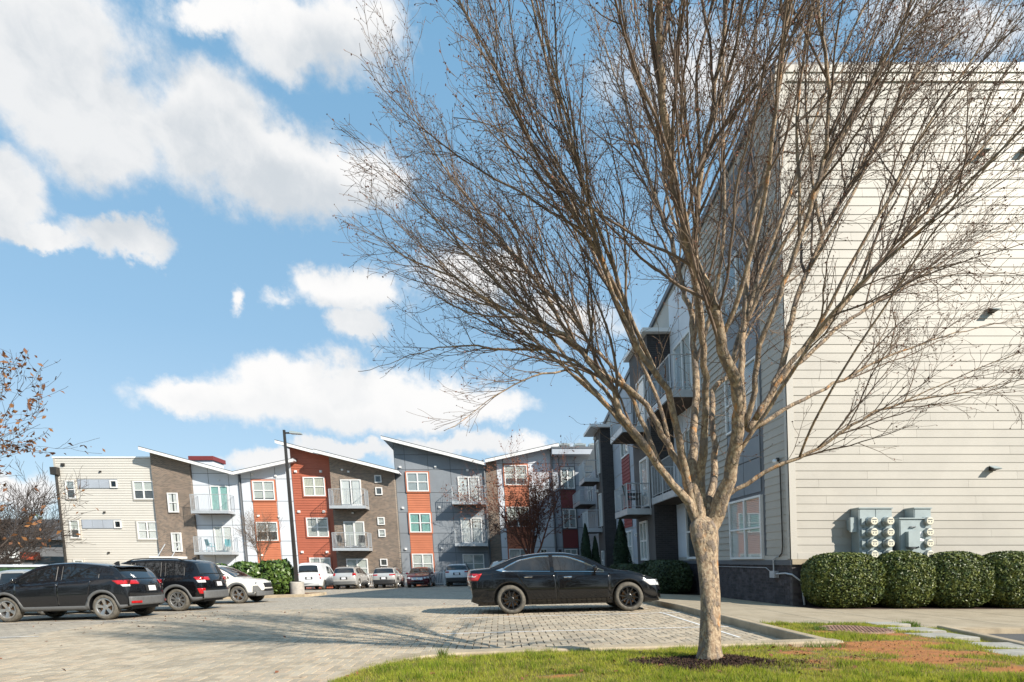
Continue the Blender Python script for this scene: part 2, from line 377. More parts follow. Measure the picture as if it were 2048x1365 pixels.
def soup(name, V, k, m, parent=None, tone=None, smooth=False, **props):
    """Fast mesh from an (n*k, 3) array: n faces of k corners each; tone: one colour per face."""
    V = np.asarray(V, dtype=np.float32).reshape(-1, 3)
    if parent is not None:
        r = parent
        while r.parent: r = r.parent
        V = V-np.array(r.location, dtype=np.float32)
    n = len(V)//k; me = bpy.data.meshes.new(name)
    me.vertices.add(len(V)); me.vertices.foreach_set('co', V.ravel())
    me.loops.add(len(V)); me.loops.foreach_set('vertex_index', np.arange(len(V), dtype=np.int32))
    me.polygons.add(n); me.polygons.foreach_set('loop_start', np.arange(0, len(V), k, dtype=np.int32))
    me.update(calc_edges=True)
    if tone is not None:
        ca = me.color_attributes.new('tone', 'FLOAT_COLOR', 'CORNER')
        c = np.concatenate([np.repeat(np.asarray(tone, np.float32), k, axis=0), np.ones((len(V), 1), np.float32)], 1)
        ca.data.foreach_set('color', c.ravel())
    me.materials.append(MAT[m]); me.validate()
    return link(name, me, parent, **props)
def leaves(centres, size, normals=None, jitter=.6, aspect=.5, cup=.0):
    """Leaf quads (diamonds) at centres, facing roughly along normals."""
    n = len(centres); c = np.asarray(centres)
    nr = rng.normal(size=(n, 3)) if normals is None else np.asarray(normals)+rng.normal(size=(n, 3))*jitter
    nr /= np.linalg.norm(nr, axis=1, keepdims=True)+1e-9
    a = rng.normal(size=(n, 3)); a -= nr*(a*nr).sum(1, keepdims=True); a /= np.linalg.norm(a, axis=1, keepdims=True)+1e-9
    b = np.cross(nr, a); s = size*rng.uniform(.6, 1.25, (n, 1))
    return np.stack([c-a*s, c+b*s*aspect+nr*s*cup, c+a*s, c-b*s*aspect+nr*s*cup], 1).reshape(-1, 3)

def gz(x, y): return .026*min(max(x, -16), 4.3)-.018*max(min(y, 46)-13, 0)

# ------------------------------------------------------------------ ground, paving, kerbs
def sheet(name, m, xs, ys, fz, parent=None, **props):
    mb = MB(); mb.grid([[(x, y, fz(x, y)) for x in xs] for y in ys])
    return mb.build(name, m, parent, fix=True, **props)
sheet('ground', 'hedge_far', [-1500, -300, -80, -40, -16, 0, 4.3, 20, 60, 300, 1500], [-1500, -200, -20, 13, 46, 80, 300, 1500], lambda x, y: gz(x, y)-.2, kind='structure')
lot = sheet('parking_lot', 'joint_sand', [-40, -16, 4.15], [-6, 13, 44.2], lambda x, y: gz(x, y)-.016, kind='structure')
NX0, NX1, NY0, NY1 = -9.66, 4.14, 4.6, 17.02
EDGE = [(-1.82, -6), (-1.80, 3.0), (-1.78, 5.3), (-1.70, 5.97), (-1.50, 6.52), (-1.03, 6.92), (-.33, 7.08), (.78, 7.13), (1.92, 7.16), (3.19, 7.18), (4.3, 7.2)]
def smooth_path(p, n=6):
    out = []
    for i in range(len(p)-1):
        a, b, c, d = p[max(i-1, 0)], p[i], p[i+1], p[min(i+2, len(p)-1)]
        for k in range(n):
            q = k/n
            out.append(tuple(.5*((2*b[j])+(-a[j]+c[j])*q+(2*a[j]-5*b[j]+4*c[j]-d[j])*q*q+(-a[j]+3*b[j]-3*c[j]+d[j])*q**3) for j in range(len(b))))
    return out+[tuple(p[-1])]
EDGE = EDGE[:2]+smooth_path(EDGE[1:])[1:]
def yedge(x):
    return float(np.interp(x, [p[0] for p in EDGE], [p[1] for p in EDGE]))
for xs, ys in (([-40, -16, 0, 4.14], [NY1-.2, 30, 44.2]), ([-40, -16, NX0+.2], [-6, 4.6, 13, NY1-.2]), ([NX0+.2, -3, 0, 4.14], [-6, NY0])):
    sheet('paving', 'paver_far', xs, ys, lambda x, y: gz(x, y)-.004, lot, kind='structure')
AP = .12                                             # pavers 24 x 12 cm laid in herringbone
pv = MB()
u_, w_p, e_p = AP-.0055, AP/2-.0055, .005
pv.add([(-u_, -w_p, -.02), (u_, -w_p, -.02), (u_, w_p, -.02), (-u_, w_p, -.02), (-u_+e_p, -w_p+e_p, 0), (u_-e_p, -w_p+e_p, 0), (u_-e_p, w_p-e_p, 0), (-u_+e_p, w_p-e_p, 0)],
       [(4, 5, 6, 7), (0, 1, 5, 4), (1, 2, 6, 5), (2, 3, 7, 6), (3, 0, 4, 7)])
spots = []
for k in range(-40, 190):
    for m in range(-70, 30):
        x0, y0 = (k+2*m)*AP, (k-2*m)*AP
        for v_, x, y in ((0, x0+AP, y0+AP/2), (1, x0+2.5*AP, y0)):
            if x < NX0 or x > NX1-.04 or y < NY0 or y > NY1-.1 or x < -.95*y-.5 or x > .6*y+1: continue
            if x > -1.95 and y < yedge(x)+.12: continue
            spots.append((x, y, v_))
spots.sort(key=lambda p: p[0]**2+p[1]**2 if abs(p[0]-.05*p[1]) < .88*p[1] and p[1] > 5.2 else 1e6)
me = None
for x, y, v_ in spots[:290]:
    if me is None:
        o = pv.build('paver', 'paver', lot, local=True, fix=False); me = o.data
    else: o = link('paver', me, lot)
    o.location = (x, y, gz(x, y)+random.uniform(-.0025, .0025)); j = random.uniform(-.01, .01)
    o.rotation_euler = (-.026+j, random.uniform(-.008, .008), math.pi/2+random.uniform(-.01, .01)) if v_ else (random.uniform(-.008, .008), -.026+j, random.uniform(-.01, .01))
S = []; tn = []
base = np.array(pv.v); baseV = base[:, [1, 0, 2]]*np.array([-1, 1, 1])
for x, y, v_ in spots[290:]:
    z = gz(x, y)+random.uniform(-.0025, .0025); p = (baseV if v_ else base).copy(); q = random.uniform(-.01, .01)
    p[:, 2] += .026*p[:, 0]+q*p[:, 0]+random.uniform(-.008, .008)*p[:, 1]; p += (x, y, z)
    c = random.random()
    for f in pv.f: S.append(p[list(f)]); tn.append((c, c, c))
soup('paver_field', np.concatenate(S), 4, 'paver_field', lot, tone=tn, kind='stuff')
# painted bay lines, worn thin, 4 mm over the pavers
ln = MB()
def bay(x0, x1, y, wd=.06, sl=0):
    n = max(2, int((x1-x0)/.6)); xs = [x0+(x1-x0)*k/n for k in range(n+1)]
    ln.grid([[(x, yy_+sl*(x-x0), gz(x, yy_)+.005) for x in xs] for yy_ in (y-wd/2, y+wd/2)])
for y in (9.64, 12.3, 15.1, 19.8, 22.6, 25.4, 28.2): bay(-1.1, 4.0, y)
for y in (10.85, 13.95, 17.1, 20.4, 23.7): bay(-15.2, -9.25, y)
for x in (-14.9, -12.6, -9.9, -7.1, -4.4, -1.6, 1.2):
    ln.grid([[(xx, y, gz(xx, y)+.005) for xx in (x, x+.09)] for y in (39.2, 41.5, 44)])
ln.grid([[(xx, y, gz(xx, y)+.005) for xx in (3.55, 3.60)] for y in (8.3, 10, 12, 14.2)])
ln.build('bay_markings', 'worn_paint', lot, kind='structure')

def kerb(name, outer, inner, ztop, drop, m='kerb_concrete', r=.02):
    rows = []
    for (a, b) in zip(outer, inner):
        zt = ztop(*a); u = Vector((b[0]-a[0], b[1]-a[1])); L = u.length; u /= L
        rows.append([(a[0], a[1], zt-drop), (a[0], a[1], zt-r), (a[0]+u.x*r*.4, a[1]+u.y*r*.4, zt-r*.3), (a[0]+u.x*r, a[1]+u.y*r, zt), (b[0]-u.x*r, b[1]-u.y*r, zt), (b[0], b[1], zt-r), (b[0], b[1], zt-drop)])
    return MB().grid(rows).build(name, m, kind='structure')
def offset(path, d):
    out = []
    for i, p in enumerate(path):
        a = Vector(path[max(i-1, 0)][:2]); b = Vector(path[min(i+1, len(path)-1)][:2]); n = (b-a).normalized()
        out.append((p[0]+n.y*d, p[1]-n.x*d))
    return out
kerb('kerb', EDGE, offset(EDGE, .26), lambda x, y: .026*x+.13, .2)
swz = lambda x, y: .235-.018*max(y-13, 0)-.026*min(max(x-4.25, 0), 2.95)
pk = [(4.1, 7.05+.98*k) for k in range(38)]
kerb('kerb', pk, [(4.27, y) for x, y in pk], lambda x, y: swz(4.1, y)+.004, .3)

# concrete walk: slabs with tooled joints on a bed
walk = MB()
walk.grid([[(x, y, swz(x, y)-.03) for x in (4.2, 5.6, 7.2)] for y in (9.05, 13, 20, 28, 38)]).grid([[(x, y, swz(x, y)-.03) for x in (7.2, 12, 17)] for y in (9.05, 12.6)])
walk = walk.build('sidewalk', 'mortar', kind='structure')
def slab(x0, x1, y0, y1):
    g = .006; mb = MB(); e = .012
    c = [(x0+g, y0+g), (x1-g, y0+g), (x1-g, y1-g), (x0+g, y1-g)]; ci = [(x0+g+e, y0+g+e), (x1-g-e, y0+g+e), (x1-g-e, y1-g-e), (x0+g+e, y1-g-e)]
    mb.add([(x, y, swz(x, y)-.06) for x, y in c]+[(x, y, swz(x, y)-.007) for x, y in c]+[(x, y, swz(x, y)) for x, y in ci],
           [(8, 9, 10, 11)]+[(k, (k+1) % 4, 4+(k+1) % 4, 4+k) for k in range(4)]+[(4+k, 4+(k+1) % 4, 8+(k+1) % 4, 8+k) for k in range(4)])
    mb.build('slab', 'concrete', walk, fix=False)
ys = [9.1, 10.6, 12.55, 14.3, 16.1, 17.9, 19.7, 21.5, 23.3, 25.1, 27.5, 30, 33, 36]
for a, b in zip(ys, ys[1:]):
    e = 7.19 if a < 19 else 5.6
    slab(4.275, min(5.72, e), a, b)
    if e > 6: slab(5.72, e, a, b)
for k in range(6): slab(7.19+1.5*k, 7.19+1.5*(k+1), 9.1, 12.55)
MB().box(4.27, 17, 9.0, 9.085, -.02, .148).build('kerb', 'kerb_concrete', kind='structure')
MB().grid([[(x, y, swz(x, y)-.02+.04*((y-12.55)*(13.7-y))) for x in (7.2, 9, 12, 17)] for y in (12.56, 12.8, 13.1, 13.4, 13.65)]).build('planting_bed', 'mulch', kind='structure')
MB().grid([[(x, y, swz(7, y)+.02) for x in (5.6, 6.3, 7.3)] for y in (19.7, 24, 30, 38)]).build('planting_bed', 'mulch', kind='structure')
sheet('driveway', 'asphalt', [6.0, 17], [-4, 9.0], lambda x, y: .06, kind='structure')
dk = [(7.12, 9.0), (6.93, 8.2), (6.72, 7.4), (6.5, 6.6), (6.2, 5.6), (5.9, 4.6), (5.6, 3.4)]
kerb('kerb', dk, offset(dk, -.15), lambda x, y: .20, .2)

# ------------------------------------------------------------------ lawn
def vnoise(x, y, s, seed):
    r = np.random.default_rng(seed); T = r.random((64, 64)); x = np.asarray(x)*s; y = np.asarray(y)*s
    xi = np.floor(x).astype(int); yi = np.floor(y).astype(int); fx = x-xi; fy = y-yi; fx = fx*fx*(3-2*fx); fy = fy*fy*(3-2*fy)
    g = lambda i, j: T[i % 64, j % 64]
    return (g(xi, yi)*(1-fx)+g(xi+1, yi)*fx)*(1-fy)+(g(xi, yi+1)*(1-fx)+g(xi+1, yi+1)*fx)*fy
def fbm(x, y, s, seed): return sum(vnoise(x, y, s*2**k, seed+k)/2**k for k in range(4))/1.875
dkx = lambda y: np.interp(y, [p[1] for p in dk[::-1]], [p[0] for p in dk[::-1]])
def lz(x, y):
    x = np.asarray(x, float); y = np.asarray(y, float)
    z = np.minimum(.026*x+.125, .215)
    d = dkx(y)-x
    z = z-.10*np.clip(1-d/.9, 0, 1)
    z = z+(fbm(x, y, 1.3, 3)-.5)*.05*np.clip((7.0-y)*2, .25, 1)
    ee = np.interp(x, [p[0] for p in EDGE], [p[1] for p in EDGE]); z = z-.055*np.where(x < 4.25, np.clip(1-(ee-.26-y)/.5, 0, 1), 0)
    m = np.exp(-(((x-2.17)/.62)**2+((y-5.75)/.42)**2)); z = z+.05*m
    return z
PATCH = [(5.1, 6.95, .9, .35, 1.0), (4.9, 6.15, 1.2, .3, 1.05), (3.6, 6.9, .5, .15, .8), (5.3, 7.75, .7, .3, .85), (4.2, 6.65, 1.0, .55, 1.15), (4.3, 5.7, 1.2, .42, 1.0), (4.75, 8.1, .8, .35, .9), (-.42, 5.55, .28, .13, 1.1), (.52, 5.25, .3, .12, .8), (4.9, 5.1, .9, .3, 1), (5.6, 7.3, .5, .5, .6), (6.5, 7.6, .35, 1.2, .5), (3.4, 6.2, .35, .2, .6), (5.4, 6.1, .5, .3, .8), (4.4, 8.75, .4, .2, .6), (6.5, 8.8, .4, .3, .5), (2.9, 5.3, .3, .1, .5), (-1.1, 6.0, .2, .2, .4)]
def bare(x, y):
    x = np.asarray(x, float); y = np.asarray(y, float); b = np.zeros_like(x)
    n = fbm(x, y, 2.2, 11)-.5
    for cx, cy, rx, ry, w_ in PATCH:
        b = np.maximum(b, w_*(1.15-np.sqrt(((x-cx)/rx)**2+((y-cy)/ry)**2)))
    m = 1.2-np.sqrt(((x-2.12)/.78)**2+((y-5.66)/.36)**2)
    return np.clip(b+n*1.25, 0, 1), np.clip(m*1.7+n*2.2, 0, 1)
xs = np.arange(-1.7, 7.15, .05); ys_ = np.arange(2.4, 9.1, .05); X, Y = np.meshgrid(xs, ys_); Z = lz(X, Y)
ye = np.array([yedge(x) for x in xs])
B_, M_ = bare(X, Y)
ok = lambda x, y, e: (y < e-.26 if x < 4.2 else y < 9.08) and x < dkx(y)-.02
idx = -np.ones(X.shape, int); vs = []; cols = []
keep = np.zeros(X.shape, bool)
for j in range(X.shape[0]):
    for i in range(X.shape[1]): keep[j, i] = ok(X[j, i], Y[j, i], ye[i])
mb = MB(); fs = []
for j in range(X.shape[0]-1):
    for i in range(X.shape[1]-1):
        if keep[j, i] or keep[j+1, i] or keep[j, i+1] or keep[j+1, i+1]: fs.append((j*X.shape[1]+i, j*X.shape[1]+i+1, (j+1)*X.shape[1]+i+1, (j+1)*X.shape[1]+i))
mb.v = list(zip(X.ravel(), Y.ravel(), Z.ravel())); mb.f = fs
lawn = mb.build('lawn', 'lawn_soil', smooth=True, fix=False, kind='structure')
ca = lawn.data.color_attributes.new('bare', 'FLOAT_COLOR', 'POINT'); bb = np.maximum(B_, 0).ravel()
ca.data.foreach_set('color', np.stack([bb, bb, bb, np.ones_like(bb)], 1).astype(np.float32).ravel())
# grass blades
N = 330000
gx = rng.uniform(-1.7, 7.1, N); gy = 4.6+(9.1-4.6)*rng.random(N)**1.25
b_, m_ = bare(gx, gy)
e_ = np.interp(gx, xs, ye)
inside = np.where(gx < 4.2, gy < e_-.275, gy < 9.12) & (gx < dkx(gy)-.03)
dens = (1-np.clip(b_*1.7-.15, 0, 1))*(1-np.clip(m_*1.5, 0, 1))
clump = vnoise(gx, gy, 9, 21); dens = dens*np.clip(.35+1.1*clump, 0, 1)+.012
kp = inside & (rng.random(N) < dens)
STONES = [(6.30, 9.02, .30, .16, .1), (6.22, 8.33, .34, .22, -.05), (6.12, 7.68, .36, .24, .06), (6.30, 7.02, .36, .24, -.08), (6.06, 6.42, .38, .22, .05), (5.92, 5.80, .38, .24, -.04)]
for cx, cy, a, b, q in STONES: kp &= ~((np.abs(gx-cx) < a) & (np.abs(gy-cy) < b))
kp &= ((gx-5.33)/.50)**2+((gy-8.3)/.46)**2 > 1
gx, gy, b_ = gx[kp], gy[kp], b_[kp]; n = len(gx); g0 = lz(gx, gy)
lush = fbm(gx, gy, 1.1, 33)
tuft = vnoise(gx, gy, 5.5, 77)*vnoise(gx, gy, 13, 78)*2.4; h = (.014+.040*np.clip(lush*1.5-.25, 0, 1)+.034*np.clip(tuft-.3, 0, 1))*rng.uniform(.5, 1.35, n)*(1-.5*b_)
near_edge = (gx < 4.2) & (e_[kp]-gy < .42); h = np.where(near_edge, h*1.35, h)
th = rng.uniform(0, 2*np.pi, n); wd = rng.uniform(.0022, .0045, n); ln_ = rng.uniform(.1, .9, n)*h; ph = rng.uniform(0, 2*np.pi, n)
P0_ = np.stack([gx-np.cos(th)*wd, gy-np.sin(th)*wd, g0-.004], 1); P1_ = np.stack([gx+np.cos(th)*wd, gy+np.sin(th)*wd, g0-.004], 1)
P2_ = np.stack([gx+np.cos(ph)*ln_, gy+np.sin(ph)*ln_, g0+h], 1)
q = np.clip(lush*.9+tuft*.5-.25+rng.normal(0, .16, n), 0, 1)[:, None]; dry = (rng.random(n) < (.16+.35*np.clip(vnoise(gx, gy, 2.5, 5)-.5, 0, 1)+.5*b_))[:, None]
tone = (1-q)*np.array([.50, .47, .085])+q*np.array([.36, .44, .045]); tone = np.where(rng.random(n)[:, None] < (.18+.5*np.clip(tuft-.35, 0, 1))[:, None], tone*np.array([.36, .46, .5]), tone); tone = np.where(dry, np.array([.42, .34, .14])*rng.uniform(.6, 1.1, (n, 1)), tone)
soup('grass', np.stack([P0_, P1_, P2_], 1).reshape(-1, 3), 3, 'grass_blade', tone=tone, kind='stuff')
# longer tufts along the kerb and by the walk
T = []; TT = []
for cx, cy, k, hh, sp in [(-.78, 6.73, 60, .17, .05), (6.68, 9.0, 420, .13, .14), (5.0, 8.95, 160, .07, .3), (5.5, 8.9, 160, .07, .3), (4.75, 8.25, 120, .09, .12), (.95, 6.78, 70, .09, .2), (4.0, 6.85, 150, .10, .3), (3.2, 6.88, 150, .09, .3), (1.2, 6.8, 90, .08, .3)]:
    for _ in range(k):
        x = cx+random.gauss(0, sp*.5); y = cy+random.gauss(0, sp*.3); z = float(lz(x, y)); a = random.uniform(0, 6.3); l = hh*random.uniform(.4, 1.1)
        dx, dy = math.cos(a)*l*random.uniform(.1, .7), math.sin(a)*l*random.uniform(.1, .7)
        T += [(x-.004, y, z), (x+.004, y, z), (x+dx, y+dy, z+l)]; TT.append((.10*random.uniform(.6, 1.5), .17*random.uniform(.6, 1.4), .026))
soup('grass_tufts', T, 3, 'grass_blade', tone=TT, kind='stuff')
# bark mulch round the tree, crumbs of clay, fallen leaves
mx = rng.normal(2.12, .5, 13000); my = rng.normal(5.66, .3, 13000); _, mm = bare(mx, my); k = rng.random(13000) < mm*1.6; mx, my = mx[k], my[k]
soup('mulch', leaves(np.stack([mx, my, lz(mx, my)+.008], 1), .022, np.tile([0, 0, 1.], (len(mx), 1)), .8, .35), 4, 'mulch', kind='stuff')
cx_ = rng.uniform(2.8, 7, 9000); cy_ = rng.uniform(4.8, 9, 9000); cb_, _ = bare(cx_, cy_); k = (rng.random(9000) < (cb_-.35)*.5) & (cx_ < dkx(cy_)-.05) & np.where(cx_ < 4.3, cy_ < 6.95, cy_ < 9); cx_, cy_ = cx_[k], cy_[k]
soup('clay_crumbs', leaves(np.stack([cx_, cy_, lz(cx_, cy_)+.004], 1), .011, None, 1, .7), 4, 'clay_soil', kind='stuff')
fl = []
for _ in range(170):
    if random.random() < .45: x, y = random.gauss(-9.0, 1.6), random.gauss(14.2, 1.5)
    else: x, y = random.uniform(-12, 4), random.uniform(5, 22)
    if x < -1.9 or y > yedge(x)+.1: fl.append((x, y, gz(x, y)+.012))
for _ in range(120):
    x, y = random.uniform(-1.6, 4.0), random.uniform(5, 6.9); fl.append((x, y, float(lz(x, y))+.02))
soup('fallen_leaves', leaves(np.array(fl), .032, np.tile([0, 0, 1.], (len(fl), 1)), .35, .6, .25), 4, 'leaf_rust', kind='stuff')
# stepping stones, manhole
STL = ['square stepping stone touching the concrete walk, farthest one from the tree', 'second square stepping stone out from the concrete walk', 'third square stepping stone out from the concrete walk, in the grass', 'fourth square stepping stone out from the concrete walk', 'fifth square stepping stone from the walk, close to the driveway kerb', 'stepping stone nearest the camera, cut off by the picture edge']
for (cx, cy, a, b, q), lb in zip(STONES, STL):
    mb = MB(); z = float(lz(cx, cy)); c = [(-a, -b), (a, -b), (a, b), (-a, b)]
    rot_ = lambda x, y, zz: (cx+x*math.cos(q)-y*math.sin(q), cy+x*math.sin(q)+y*math.cos(q), zz)
    mb.prism([rot_(x, y, z-.05) for x, y in c], [rot_(x, y, z+.022) for x, y in c]); mb.add([rot_(x*.96, y*.96, z+.030) for x, y in c], [(0, 1, 2, 3)]); mb.f += [(4+k, 4+(k+1) % 4, 8+(k+1) % 4, 8+k) for k in range(4)]; mb.f.remove((4, 5, 6, 7))
    tag(mb.build('stepping_stone', 'flagstone'), lb, 'stepping stone', 'stepping stones across the lawn')
mh = thing('manhole_cover', 'round rusty manhole cover set in the bare red soil', 'manhole', (5.33, 8.3, .20))
MB().lathe([(.50, -.06), (.50, .02), (.49, .03), (.445, .03), (.44, .02), (.44, -.06)], 40).build('frame', 'rusty_iron', mh, local=True)
mb = MB().lathe([(.43, -.05), (.43, .024), (.425, .028)], 40)
for i in range(-7, 8):
    for j in range(-7, 8):
        x, y = i*.055+(j % 2)*.027, j*.055
        if x*x+y*y < .4**2: mb.box(x-.015, x+.015, y-.015, y+.015, .026, .036)
mb.build('lid', 'rusty_iron', mh, local=True)

# ------------------------------------------------------------------ buildings
# local wall coordinates (a along the wall, d out of the wall, z up) to world
def front(Y): return lambda a, d, z: (a, Y-d, z)
def side(X): return lambda a, d, z: (X-d, a, z)
def wbox(mb, M, a0, a1, d0, d1, z0, z1):
    t_ = MB().box(a0, a1, d0, d1, z0, z1).map(M); return mb.add(t_.v, t_.f)
def wall_poly(name, m, parent, M, pts, depth, d0=0.0, **props):
    """Wall from an outline of (a, z) points, running back by depth."""
    t_ = MB().prism([M(a, d0, z) for a, z in pts], [M(a, d0-depth, z) for a, z in pts]); return t_.build(name, m, parent, **props)
def laps(name, m, parent, M, a0, a1, z0, z1, exp=.2, ztop=None, d=.0, holes=(), kind='stuff'):
    """Lap siding joined into one part; ztop(a) clips the boards under a sloping roof."""
    mb = MB(); z = z0
    while z < z1-.02:
        zt = min(z+exp, z1); l, r = a0, a1
        if ztop:
            n = 24; aa = [a0+(a1-a0)*k/n for k in range(n+1)]; g = [a for a in aa if ztop(a) > (z+zt)/2]
            if not g: z = zt; continue
            l, r = min(g), max(g)
        mb.add([M(l, d+.036, z), M(r, d+.036, z), M(r, d+.006, zt), M(l, d+.006, zt), M(l, d, z), M(r, d, z)], [(0, 1, 2, 3), (4, 5, 1, 0)])
        z = zt
    return mb.build(name, m, parent, fix=False, kind=kind)
def planks(m, parent, M, a0, a1, z0, z1, exp=.2, length=3.66, d=.0, seed=1, ztop=None):
    """Lap siding, every board an object of its own."""
    r = random.Random(seed); z = z0; row = 0; n = 0
    while z < z1-.03:
        zt = min(z+exp, z1); a = a0-(0 if a1-a0 < length else r.uniform(0, length*.9))
        while a < a1:
            b = a+length; l, q = max(a, a0), min(b, a1)
            if a1-q < .25: q = a1; b = a1
            if q-l > .06 and (ztop is None or ztop((l+q)/2) > z+.1):
                j = r.uniform(-.002, .002); g = .002
                mb = MB().add([M(l+g, d+.025+j, z), M(q-g, d+.025+j, z), M(q-g, d+.012, zt+.012), M(l+g, d+.012, zt+.012), M(l+g, d+.002, z), M(q-g, d+.002, z), M(q-g, d+.002, zt), M(l+g, d+.002, zt)],
                              [(0, 1, 2, 3), (4, 5, 1, 0), (5, 6, 2, 1), (4, 0, 3, 7)])
                mb.build('plank', m, parent, fix=False); n += 1
            a = b
        z = zt; row += 1
    return n
def panels(m, parent, M, As, Zs, ztop=None, d=.0, skip=(), gap=.04):
    """Fibre-cement panels with open joints, each its own part."""
    for a0, a1 in zip(As, As[1:]):
        for z0, z1 in zip(Zs, Zs[1:]):
            if any(s0-.05 < (a0+a1)/2 < s1+.05 and t0 < (z0+z1)/2 < t1 for s0, s1, t0, t1 in skip): continue
            t0, t1 = z1, z1
            if ztop:
                t0, t1 = min(z1, ztop(a0)), min(z1, ztop(a1))
                if max(t0, t1) < z0+.08: continue
                t0, t1 = max(t0, z0+.03), max(t1, z0+.03)
            g = gap/2
            MB().prism([M(a0+g, d+.002, z0+g), M(a1-g, d+.002, z0+g), M(a1-g, d+.002, t1-g), M(a0+g, d+.002, t0-g)],
                       [M(a0+g, d+.022, z0+g), M(a1-g, d+.022, z0+g), M(a1-g, d+.022, t1-g), M(a0+g, d+.022, t0-g)]).build('panel', m, parent)
def roof(name, parent, M, a0, z0, a1, z1, back, over=.9, th=.26, fascia='white_paint', top='roof_metal', label=None):
    """Single-pitch roof slab sloping from (a0, z0) to (a1, z1) along the wall, with its fascia board and soffit."""
    P = lambda d, dz: [M(a0, d, z0+dz), M(a1, d, z1+dz)]
    r = MB().prism([M(a0, over, z0), M(a1, over, z1), M(a1, -back, z1), M(a0, -back, z0)], [M(a0, over, z0+.05), M(a1, over, z1+.05), M(a1, -back, z1+.05), M(a0, -back, z0+.05)])
    o = r.build(name, top, parent)
    f = MB()
    f.prism([M(a0, over-.004, z0-th+.03), M(a1, over-.004, z1-th+.03), M(a1, over-.05, z1-th+.03), M(a0, over-.05, z0-th+.03)], [M(a0, over-.004, z0-.003), M(a1, over-.004, z1-.003), M(a1, over-.05, z1-.003), M(a0, over-.05, z0-.003)])
    f.build('fascia', fascia, o)
    MB().prism([M(a0+.02, over-.055, z0-.12), M(a1-.02, over-.055, z1-.12), M(a1-.02, -back, z1-.12), M(a0+.02, -back, z0-.12)], [M(a0+.02, over-.055, z0-.006), M(a1-.02, over-.055, z1-.006), M(a1-.02, -back, z1-.006), M(a0+.02, -back, z0-.006)]).build('soffit', 'dark_grey_paint' if fascia != 'white_paint' else 'white_panel', o)
    return o
def window(parent, M, a0, a1, z0, z1, cols=2, rows=2, inside='blind', d=.068, fr=.085, trim=None, name='window', frame='white_paint', drop=1.0, sill=True):
    """Window: frame with sash bars, glass pane, and what hangs behind the glass."""
    w_ = MB()
    for b in ((a0, a0+fr, z0, z1), (a1-fr, a1, z0, z1), (a0+fr, a1-fr, z0, z0+fr), (a0+fr, a1-fr, z1-fr, z1)): wbox(w_, M, b[0], b[1], max(d-.09, 0), d+.05, b[2], b[3])
    bw = fr*.8
    for k in range(1, cols):
        c_ = a0+(a1-a0)*k/cols; wbox(w_, M, c_-bw*.75, c_+bw*.75, d-.02, d+.046, z0+fr, z1-fr)
    for k in range(1, rows):
        c_ = z0+(z1-z0)*k/rows
        for j in range(cols):
            l = a0+(a1-a0)*j/cols+(fr if j == 0 else bw*.75); r_ = a0+(a1-a0)*(j+1)/cols-(fr if j == cols-1 else bw*.75)
            wbox(w_, M, l, r_, d-.02, d+.04, c_-bw*.5, c_+bw*.5)
    o = w_.build(name, frame, parent)
    i0, i1, k0, k1 = a0+fr, a1-fr, z0+fr, z1-fr
    wbox(MB(), M, i0, i1, d-.024, d-.02, k0, k1).build('backing', 'interior', o)
    if inside in ('blind', 'blind_grey'):
        b = MB(); zb = k1-(k1-k0)*drop; n = int((k1-zb)/.05)
        for k in range(n): b.add([M(i0, d-.018, k1-.05*k), M(i1, d-.018, k1-.05*k), M(i1, d-.008, k1-.05*k-.048), M(i0, d-.008, k1-.05*k-.048)], [(0, 1, 2, 3)])
        b.build('blind', inside, o, fix=False)
    elif inside.startswith('curtain'):
        for (l, r_) in ((i0, i0+(i1-i0)*.40), (i1-(i1-i0)*.42, i1)) if drop < 1 else ((i0, i1),):
            n = 40; MB().grid([[M(l+(r_-l)*k/n, d-.008+.006*math.sin(k*1.9+l), zz) for k in range(n+1)] for zz in (k0, k1)]).build('curtain', inside, o, fix=False)
    elif inside == 'shutter':
        b = MB()
        for j in range(cols):
            l = a0+(a1-a0)*j/cols+.09; r_ = a0+(a1-a0)*(j+1)/cols-.09; z = k0+.06
            while z < k1-.06: b.add([M(l, d-.012, z), M(r_, d-.012, z), M(r_, d-.004, z+.06), M(l, d-.004, z+.06)], [(0, 1, 2, 3)]); z += .085
            wbox(b, M, l-.03, l, d-.014, d-.002, k0, k1); wbox(b, M, r_, r_+.03, d-.014, d-.002, k0, k1); wbox(b, M, l, r_, d-.014, d-.001, (k0+k1)/2-.05, (k0+k1)/2+.05)
        b.build('shutter', 'shutter_slat', o, fix=False)
    wbox(MB(), M, i0, i1, d+.004, d+.008, k0, k1).build('pane', 'window_glass', o)
    if trim:
        s = MB(); e = .09
        for b in ((a0-e, a0, z0-e, z1+e), (a1, a1+e, z0-e, z1+e), (a0, a1, z0-e, z0), (a0, a1, z1, z1+e)): wbox(s, M, b[0], b[1], max(d-.09, 0), d+.03, b[2], b[3])
        s.build('casing', trim, o)
    return o
